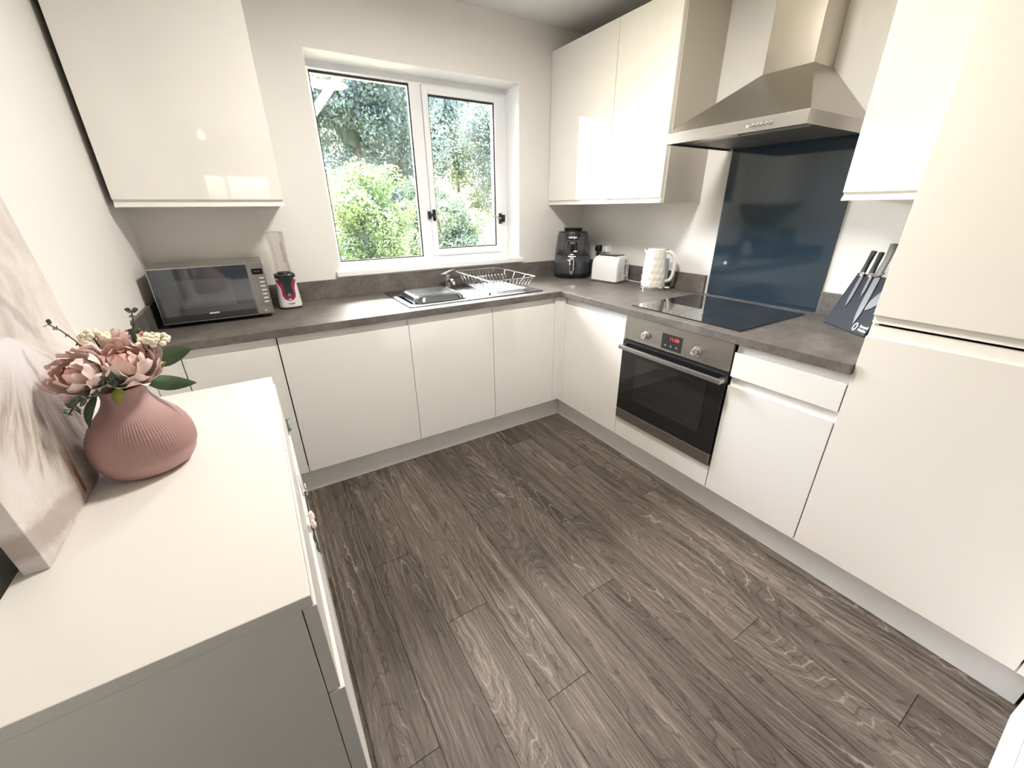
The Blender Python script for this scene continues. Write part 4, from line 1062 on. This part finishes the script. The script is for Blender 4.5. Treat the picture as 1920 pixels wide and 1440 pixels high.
def peony(label, loc, size, tilt, az, seed):
    rr = random.Random(seed)
    t = thing('peony', label, 'flower', loc)
    d = Vector((math.sin(tilt)*math.cos(az), math.sin(tilt)*math.sin(az), math.cos(tilt)))
    q = d.to_track_quat('Z', 'Y').to_matrix().to_4x4()
    rows = [(4, .34, 2.75, .62, -.10, .05, 'petal_deep'), (4, .47, 2.55, .66, -.02, .05, 'petal_pink'), (5, .60, 2.30, .62, .02, .06, 'petal_pink'), (5, .74, 2.05, .66, .05, .05, 'petal_pale'), (6, .87, 1.85, .58, .08, .05, 'petal_pale'), (6, .98, 1.58, .58, .14, .07, 'petal_pale')]
    for li, (n, rad, p1, half, fl_, ruff, m) in enumerate(rows):
        for i in range(n):
            a = 2*PI*i/n+li*.8+rr.uniform(-.15, .15); v = rr.randrange(3); key = (li, v)
            if key not in PET: PET[key] = petal_mesh('petal', rad, p1, half, fl_, ruff, 31*li+v, m)
            o = bpy.data.objects.new('petal', PET[key]); COL.objects.link(o); o.parent = t
            k = size*(1+rr.uniform(-.05, .05))
            o.matrix_local = q @ Matrix.Rotation(a, 4, 'Z') @ Matrix.Rotation(rr.uniform(-.12, .06), 4, 'X') @ Matrix.Scale(k, 4)
    bm = bmesh.new(); bmesh.ops.create_icosphere(bm, subdivisions=2, radius=size*.24); obj('centre', bm, 'petal_deep', t, local=True, smooth=True)
    bm = bmesh.new(); bmesh.ops.create_icosphere(bm, subdivisions=2, radius=size*.22); bm.transform(Matrix.Translation(-d*size*.92)); obj('calyx', bm, 'leaf_green', t, local=True, smooth=True)
    base = Vector((VX, VY, SBZ+.168))-Vector(loc); p0 = -d*size*.95
    obj('stem', T(([p0, p0*.5+base*.5+Vector((0, 0, .006)), base+Vector((0, 0, .006)), base-Vector((0, 0, .03))], .0030)), 'leaf_green', t, local=True, smooth=True)
    return t
peony('big open pale pink peony facing out over the front of the vase', (-1.868, -.978, 1.118), .056, .62, -1.25, 3)
peony('pale pink peony drooping towards the canvas painting', (-1.937, -1.005, 1.112), .050, .85, -2.1, 8)
peony('pink peony at the back of the bouquet towards the window', (-1.872, -.893, 1.140), .046, .25, .6, 12)

def leaf_bm(base, tip, width, bend, side, n=9):
    """single leaf from base to tip; side = direction across the leaf"""
    base, tip, side = Vector(base), Vector(tip), Vector(side).normalized()
    d = tip-base; nrm = side.cross(d).normalized(); bm = bmesh.new(); rows = []
    for i in range(n+1):
        f = i/n; w = width*(math.sin(PI*f**.80))**.85 if 0 < f < 1 else .0004
        c = base+d*f+nrm*bend*math.sin(PI*f)
        rows.append([bm.verts.new(c-side*w+nrm*w*.30), bm.verts.new(c-side*w*.5+nrm*w*.08), bm.verts.new(c), bm.verts.new(c+side*w*.5+nrm*w*.08), bm.verts.new(c+side*w+nrm*w*.30)])
    for a, b in zip(rows, rows[1:]):
        for k in range(4): bm.faces.new((a[k], a[k+1], b[k+1], b[k]))
    return bm
posy()
NECK = Vector((VX, VY, SBZ+.18))
def leaf_stem(label, leaves, mid):
    t = thing('greenery_sprig', label, 'leaf', NECK)
    obj('stem', T(([NECK-Vector((0, 0, .03)), NECK+Vector((0, 0, .01)), mid, leaves[0][0]], .0018)), 'stem_brown', t)
    for b, tp, w, bend, side, m in leaves: obj('leaf', leaf_bm(b, tp, w, bend, side), m, t, smooth=True)
leaf_stem('broad dark green leaf reaching over the worktop side of the bouquet', [((-1.842, -.945, 1.098), (-1.765, -.935, 1.108), .020, .004, (.1, .5, .85), 'leaf_green'), ((-1.846, -.950, 1.085), (-1.815, -.948, 1.088), .012, .002, (0, .4, .9), 'leaf_yellow')], (-1.868, -.955, 1.075))
leaf_stem('pointed dark green leaf hanging low over the white sideboard top', [((-1.858, -.962, 1.065), (-1.772, -.965, 1.040), .017, .006, (.2, .6, .75), 'leaf_green')], (-1.875, -.96, 1.062))
leaf_stem('dark curled leaf hanging between vase and canvas painting', [((-1.922, -1.000, 1.066), (-1.944, -1.022, 1.005), .015, -.010, (.7, -.6, .2), 'leaf_green')], (-1.905, -.98, 1.068))
leaf_stem('small yellow-green leaf in front of the vase neck', [((-1.888, -1.005, 1.070), (-1.893, -1.014, 1.040), .012, -.003, (.9, -.3, .1), 'leaf_yellow')], (-1.89, -.985, 1.068))
leaf_stem('upright green leaf beside the cream blossom', [((-1.856, -.93, 1.110), (-1.848, -.925, 1.168), .013, .004, (.8, -.5, 0), 'leaf_green')], (-1.872, -.945, 1.085))
def sprig(label, path, nl, sz, seed, name='eucalyptus_sprig', pairs=True):
    rr = random.Random(seed); t = thing(name, label, 'foliage', NECK)
    path = [Vector(p) for p in path]; pts = [NECK-Vector((0, 0, .03)), NECK+Vector((0, 0, .008))]+path
    obj('stem', T((pts, .0013), n=6), 'stem_brown', t)
    for i in range(nl):
        f = i/(nl-1)*(len(path)-1); k = min(int(f), len(path)-2); p = path[k].lerp(path[k+1], f-k)
        dr = (path[k+1]-path[k]).normalized(); sd = dr.orthogonal().normalized(); sd.rotate(Matrix.Rotation(rr.uniform(0, 6.3), 3, dr))
        for s in ((1, -1) if pairs else (1,)):
            e = p+sd*s*sz+dr*sz*.35
            obj('leaf', leaf_bm(p, e, sz*.5, sz*.08, dr.cross(sd) if rr.random() < .5 else dr, 6), 'eucalyptus', t, smooth=True)
sprig('eucalyptus sprig with round grey-green leaves hanging in front of the vase neck', [(-1.885, -1.000, 1.080), (-1.900, -1.020, 1.088), (-1.918, -1.035, 1.080), (-1.938, -1.045, 1.066), (-1.950, -1.050, 1.052)], 10, .0145, 5)
sprig('eucalyptus sprig tucked under the big pale peony', [(-1.876, -1.000, 1.078), (-1.882, -1.020, 1.092), (-1.893, -1.030, 1.098)], 5, .0155, 9)
sprig('thin bare twig with tiny leaves sticking up beside the canvas painting', [(-1.915, -.95, 1.12), (-1.932, -.950, 1.160), (-1.944, -.951, 1.182), (-1.956, -.952, 1.196)], 5, .009, 2, 'twig')
sprig('small-leaved green twig rising above the bouquet near the microwave', [(-1.862, -.925, 1.11), (-1.852, -.92, 1.150), (-1.846, -.918, 1.178), (-1.843, -.916, 1.198)], 6, .011, 4, 'twig')
def blossom(label, c, r, n, seed):
    rr = random.Random(seed); c = Vector(c); t = thing('blossom_cluster', label, 'flower', c)
    obj('stem', T(([NECK-Vector((0, 0, .03)), NECK+Vector((0, 0, .01)), (c+NECK)/2+Vector((.004, 0, .006)), c], .0018)), 'leaf_green', t)
    bm = bmesh.new(); bmesh.ops.create_icosphere(bm, subdivisions=1, radius=.0052)
    for v in bm.verts: v.co *= 1+rr.uniform(-.2, .2)
    me = bpy.data.meshes.new('floret'); bm.to_mesh(me); bm.free(); me.materials.append(MATS['cream_blossom'])
    for i in range(n):
        a = rr.uniform(0, 2*PI); zz = rr.uniform(-.3, 1); q = math.sqrt(max(0, 1-zz*zz))
        o = bpy.data.objects.new('floret', me); COL.objects.link(o); o.parent = t
        o.location = Vector((q*math.cos(a)*1.2, q*math.sin(a)*1.2, zz*.75))*r*rr.uniform(.75, 1.05); o.scale = [rr.uniform(.75, 1.3)]*3
blossom('cream blossom cluster at the edge of the bouquet by the broad leaf', (-1.822, -.945, 1.138), .020, 60, 1)
blossom('cream blossom cluster behind the two front peonies', (-1.908, -.94, 1.158), .018, 45, 2)

# ------------------------------------------------------------------ lamps (out of frame; ceiling fitting made up to carry the room's fill light)
def lamps():
    for label, (x, y, z), r, e, c in (('assumed round opal ceiling light, unseen, for the kitchen fill light', (-.75, -.75, ZC), .17, 14.5, (1, .95, .885)),):
        t = thing('ceiling_fill_light', label, 'ceiling light', (x, y, z-.07))
        bm = bmesh.new(); lathe(bm, x, y, [(r, z-.001), (r, z-.03), (r*.97, z-.035)], 40); obj('mount', bm, 'white_plastic', t)
        bm = bmesh.new(); lathe(bm, x, y, [(r*.94, z-.0355), (r*.9, z-.052), (r*.7, z-.066), (r*.3, z-.072)], 40); obj('diffuser', bm, 'opal_glow', t, smooth=True)
        l = bpy.data.lights.new('ceiling_fill_glow', 'AREA'); l.shape = 'DISK'; l.size = r*1.9; l.energy = e; l.color = c
        o = bpy.data.objects.new('ceiling_fill_glow', l); COL.objects.link(o); o.location = (x, y, z-.078)
    x, y, z = -1.816, -4.0, 2.20
    t = thing('pendant_lamp', 'warm pendant lamp in the room behind the doorway', 'lamp', (x, y, z))
    obj('cord', T(([(x, y, ZC), (x, y, z+.06)], .004)), 'white_plastic', t)
    bm = bmesh.new(); lathe(bm, x, y, [(.012, z+.06), (.022, z+.03), (.036, z), (.032, z-.025), (.012, z-.042)], 24); obj('shade', bm, 'lamp_glow', t, smooth=True)
lamps()

# ------------------------------------------------------------------ outside
def outside():
    struct('ground', B(((-40, .9, -1.2), (50, 60, -.9))), 'grass_dry')
    tag(obj('roof_soffit', B(((-3.2, .80, 2.30), (1.6, 1.22, 2.33)), ((-3.2, 1.22, 2.163), (1.6, 1.26, 2.36))), 'soffit_white'), 'cream roof soffit board outside above the window', 'soffit')
    bm = bmesh.new(); tube(bm, [(-.865, 1.20, 2.20), (-1.150, .86, 1.88)], .022, 4); tag(obj('soffit_bar', bm, 'soffit_white'), 'pale diagonal bracket under the soffit outside the window', 'bar')  # pale square bar drawn for a slanting streak at the top of the pane
    lv = Vector
    def tree(name, label, c, rx, ry, rz, n, m, ls, seed, trunk=True, cat='tree'):
        rr = random.Random(seed); t = thing(name, label, cat, (c[0], c[1], -.9), group=None)
        cl = []
        for i in range(70):
            a = rr.uniform(0, 2*PI); zz = rr.uniform(-.95, 1); q = math.sqrt(1-zz*zz); k = rr.uniform(.35, .98)
            cl.append((lv((q*math.cos(a)*rx*k, q*math.sin(a)*ry*k, zz*rz*k)), rr.uniform(.20, .36)))
        mx = min(rx, ry, rz)
        g = np.random.default_rng(seed)
        cc = np.array([c_[0][:] for c_ in cl]); crd = np.array([c_[1] for c_ in cl]); ix = np.arange(n) % len(cl)
        a = g.uniform(0, 2*PI, n); zz = g.uniform(-.9, 1, n); q = np.sqrt(1-zz*zz)
        nn = np.stack([q*np.cos(a), q*np.sin(a), zz], 1)
        p = cc[ix]+nn*(crd[ix]*mx*1.35*g.uniform(.70, 1.10, n))[:, None]
        u = g.normal(size=(n, 3)); u /= np.linalg.norm(u, axis=1)[:, None]
        nj = nn+g.normal(size=(n, 3))*.45
        w = np.cross(nj, u); w /= np.linalg.norm(w, axis=1)[:, None]
        s_ = (ls*g.uniform(.6, 1.25, n))[:, None]
        vs = np.stack([p-u*s_, p+w*s_*.5, p+u*s_, p-w*s_*.5], 1).reshape(-1, 3)
        fs = np.arange(4*n).reshape(-1, 4)
        me = bpy.data.meshes.new('crown'); me.from_pydata(vs.tolist(), [], fs.tolist()); me.materials.append(MATS[m])
        o = bpy.data.objects.new('crown', me); COL.objects.link(o); o.parent = t; o.location = (0, 0, c[2]+.9); o['kind'] = 'stuff'
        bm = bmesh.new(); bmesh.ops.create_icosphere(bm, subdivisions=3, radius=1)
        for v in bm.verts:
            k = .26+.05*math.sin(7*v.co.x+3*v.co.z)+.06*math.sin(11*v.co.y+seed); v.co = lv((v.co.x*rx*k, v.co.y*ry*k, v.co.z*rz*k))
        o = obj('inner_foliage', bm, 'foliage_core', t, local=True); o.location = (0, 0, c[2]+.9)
        zt = c[2]+.9
        obj('trunk', T(([(0, 0, -.05), (.05, 0, zt*.5), (0, .05, zt)], [.16, .12, .08] if trunk else [.05, .04, .03])), 'bark', t, local=True)
    tree('garden_tree', 'tall blue-green tree filling the upper part of the fixed window pane', (1.7, 12.0, 4.1), 2.35, 1.9, 3.7, 68000, 'foliage_blue', .055, 1)
    tree('garden_tree', 'tall grey-green tree behind the opening window sash', (7.8, 12.0, 3.9), 2.35, 1.9, 3.6, 60000, 'foliage_blue', .055, 2)
    tree('garden_tree', 'big blue-green tree farther back between the two nearer trees', (5.0, 17.6, 5.2), 3.3, 2.2, 5.2, 56000, 'foliage_blue', .085, 3)
    tree('garden_tree', 'mid green tree farther back beyond the near edge of the fixed pane', (-3.6, 17.6, 3.9), 3.3, 2.2, 3.9, 26000, 'foliage_mid', .085, 4)
    tree('garden_tree', 'mid green tree farther back beyond the far edge of the sash', (13.6, 17.6, 3.9), 3.3, 2.2, 3.9, 20000, 'foliage_mid', .085, 11)
    tree('garden_tree', 'tall distant tree showing between the crowns in the fixed pane', (.4, 24.0, 6.2), 3.9, 2.6, 6.2, 36000, 'foliage_mid', .11, 12)
    tree('garden_tree', 'tall distant tree showing between the crowns in the opening sash', (10.4, 24.0, 6.2), 3.9, 2.6, 6.2, 36000, 'foliage_mid', .11, 13)
    tree('garden_bush', 'bright lime green bush low in the fixed window pane', (.40, 6.6, .95), .80, .8, 1.35, 26000, 'foliage_lime', .034, 5, False, 'bush')
    tree('garden_bush', 'mid green bush between the two window panes', (2.6, 8.9, .70), .95, .8, 1.45, 24000, 'foliage_mid', .042, 6, False, 'bush')
    tree('garden_bush', 'dark green bush low behind the opening sash', (2.30, 6.5, .60), .52, .7, 1.05, 20000, 'foliage_mid', .034, 7, False, 'bush')
    tree('garden_bush', 'golden yellow bush low at the edge of the opening sash', (3.85, 6.5, .50), .56, .7, .95, 20000, 'foliage_gold', .034, 8, False, 'bush')
    tree('garden_bush', 'low golden bush along the foot of the garden shrubs', (1.8, 4.6, -.55), 1.6, .5, .55, 14000, 'foliage_gold', .030, 9, False, 'bush')
    tree('garden_bush', 'pale lime bush at the near lower corner of the window', (-1.1, 9.0, .6), .95, .8, 1.35, 9000, 'foliage_lime', .042, 10, False, 'bush')
outside()

# repeats share a group
GROUPS = {'base_cabinet': 'cream base cabinets', 'wall_cabinet': 'cream wall cabinets', 'upstand': 'grey laminate upstands', 'plinth': 'grey kickboards', 'kitchen_knife': 'knives on the knife stand',
          'peony': 'peonies in the pink vase', 'greenery_sprig': 'leaves in the pink vase', 'eucalyptus_sprig': 'eucalyptus sprigs in the pink vase', 'twig': 'twigs in the pink vase', 'blossom_cluster': 'cream blossoms in the pink vase',
          'garden_tree': 'trees outside the window', 'garden_bush': 'bushes outside the window', 'wall_socket': 'white wall sockets', 'mains_plug': 'mains plugs above the toaster', 'filler_panel': 'cream filler panels'}
for o in SC.objects:
    k = o.name.split('.')[0]
    if o.parent is None and k in GROUPS: o['group'] = GROUPS[k]
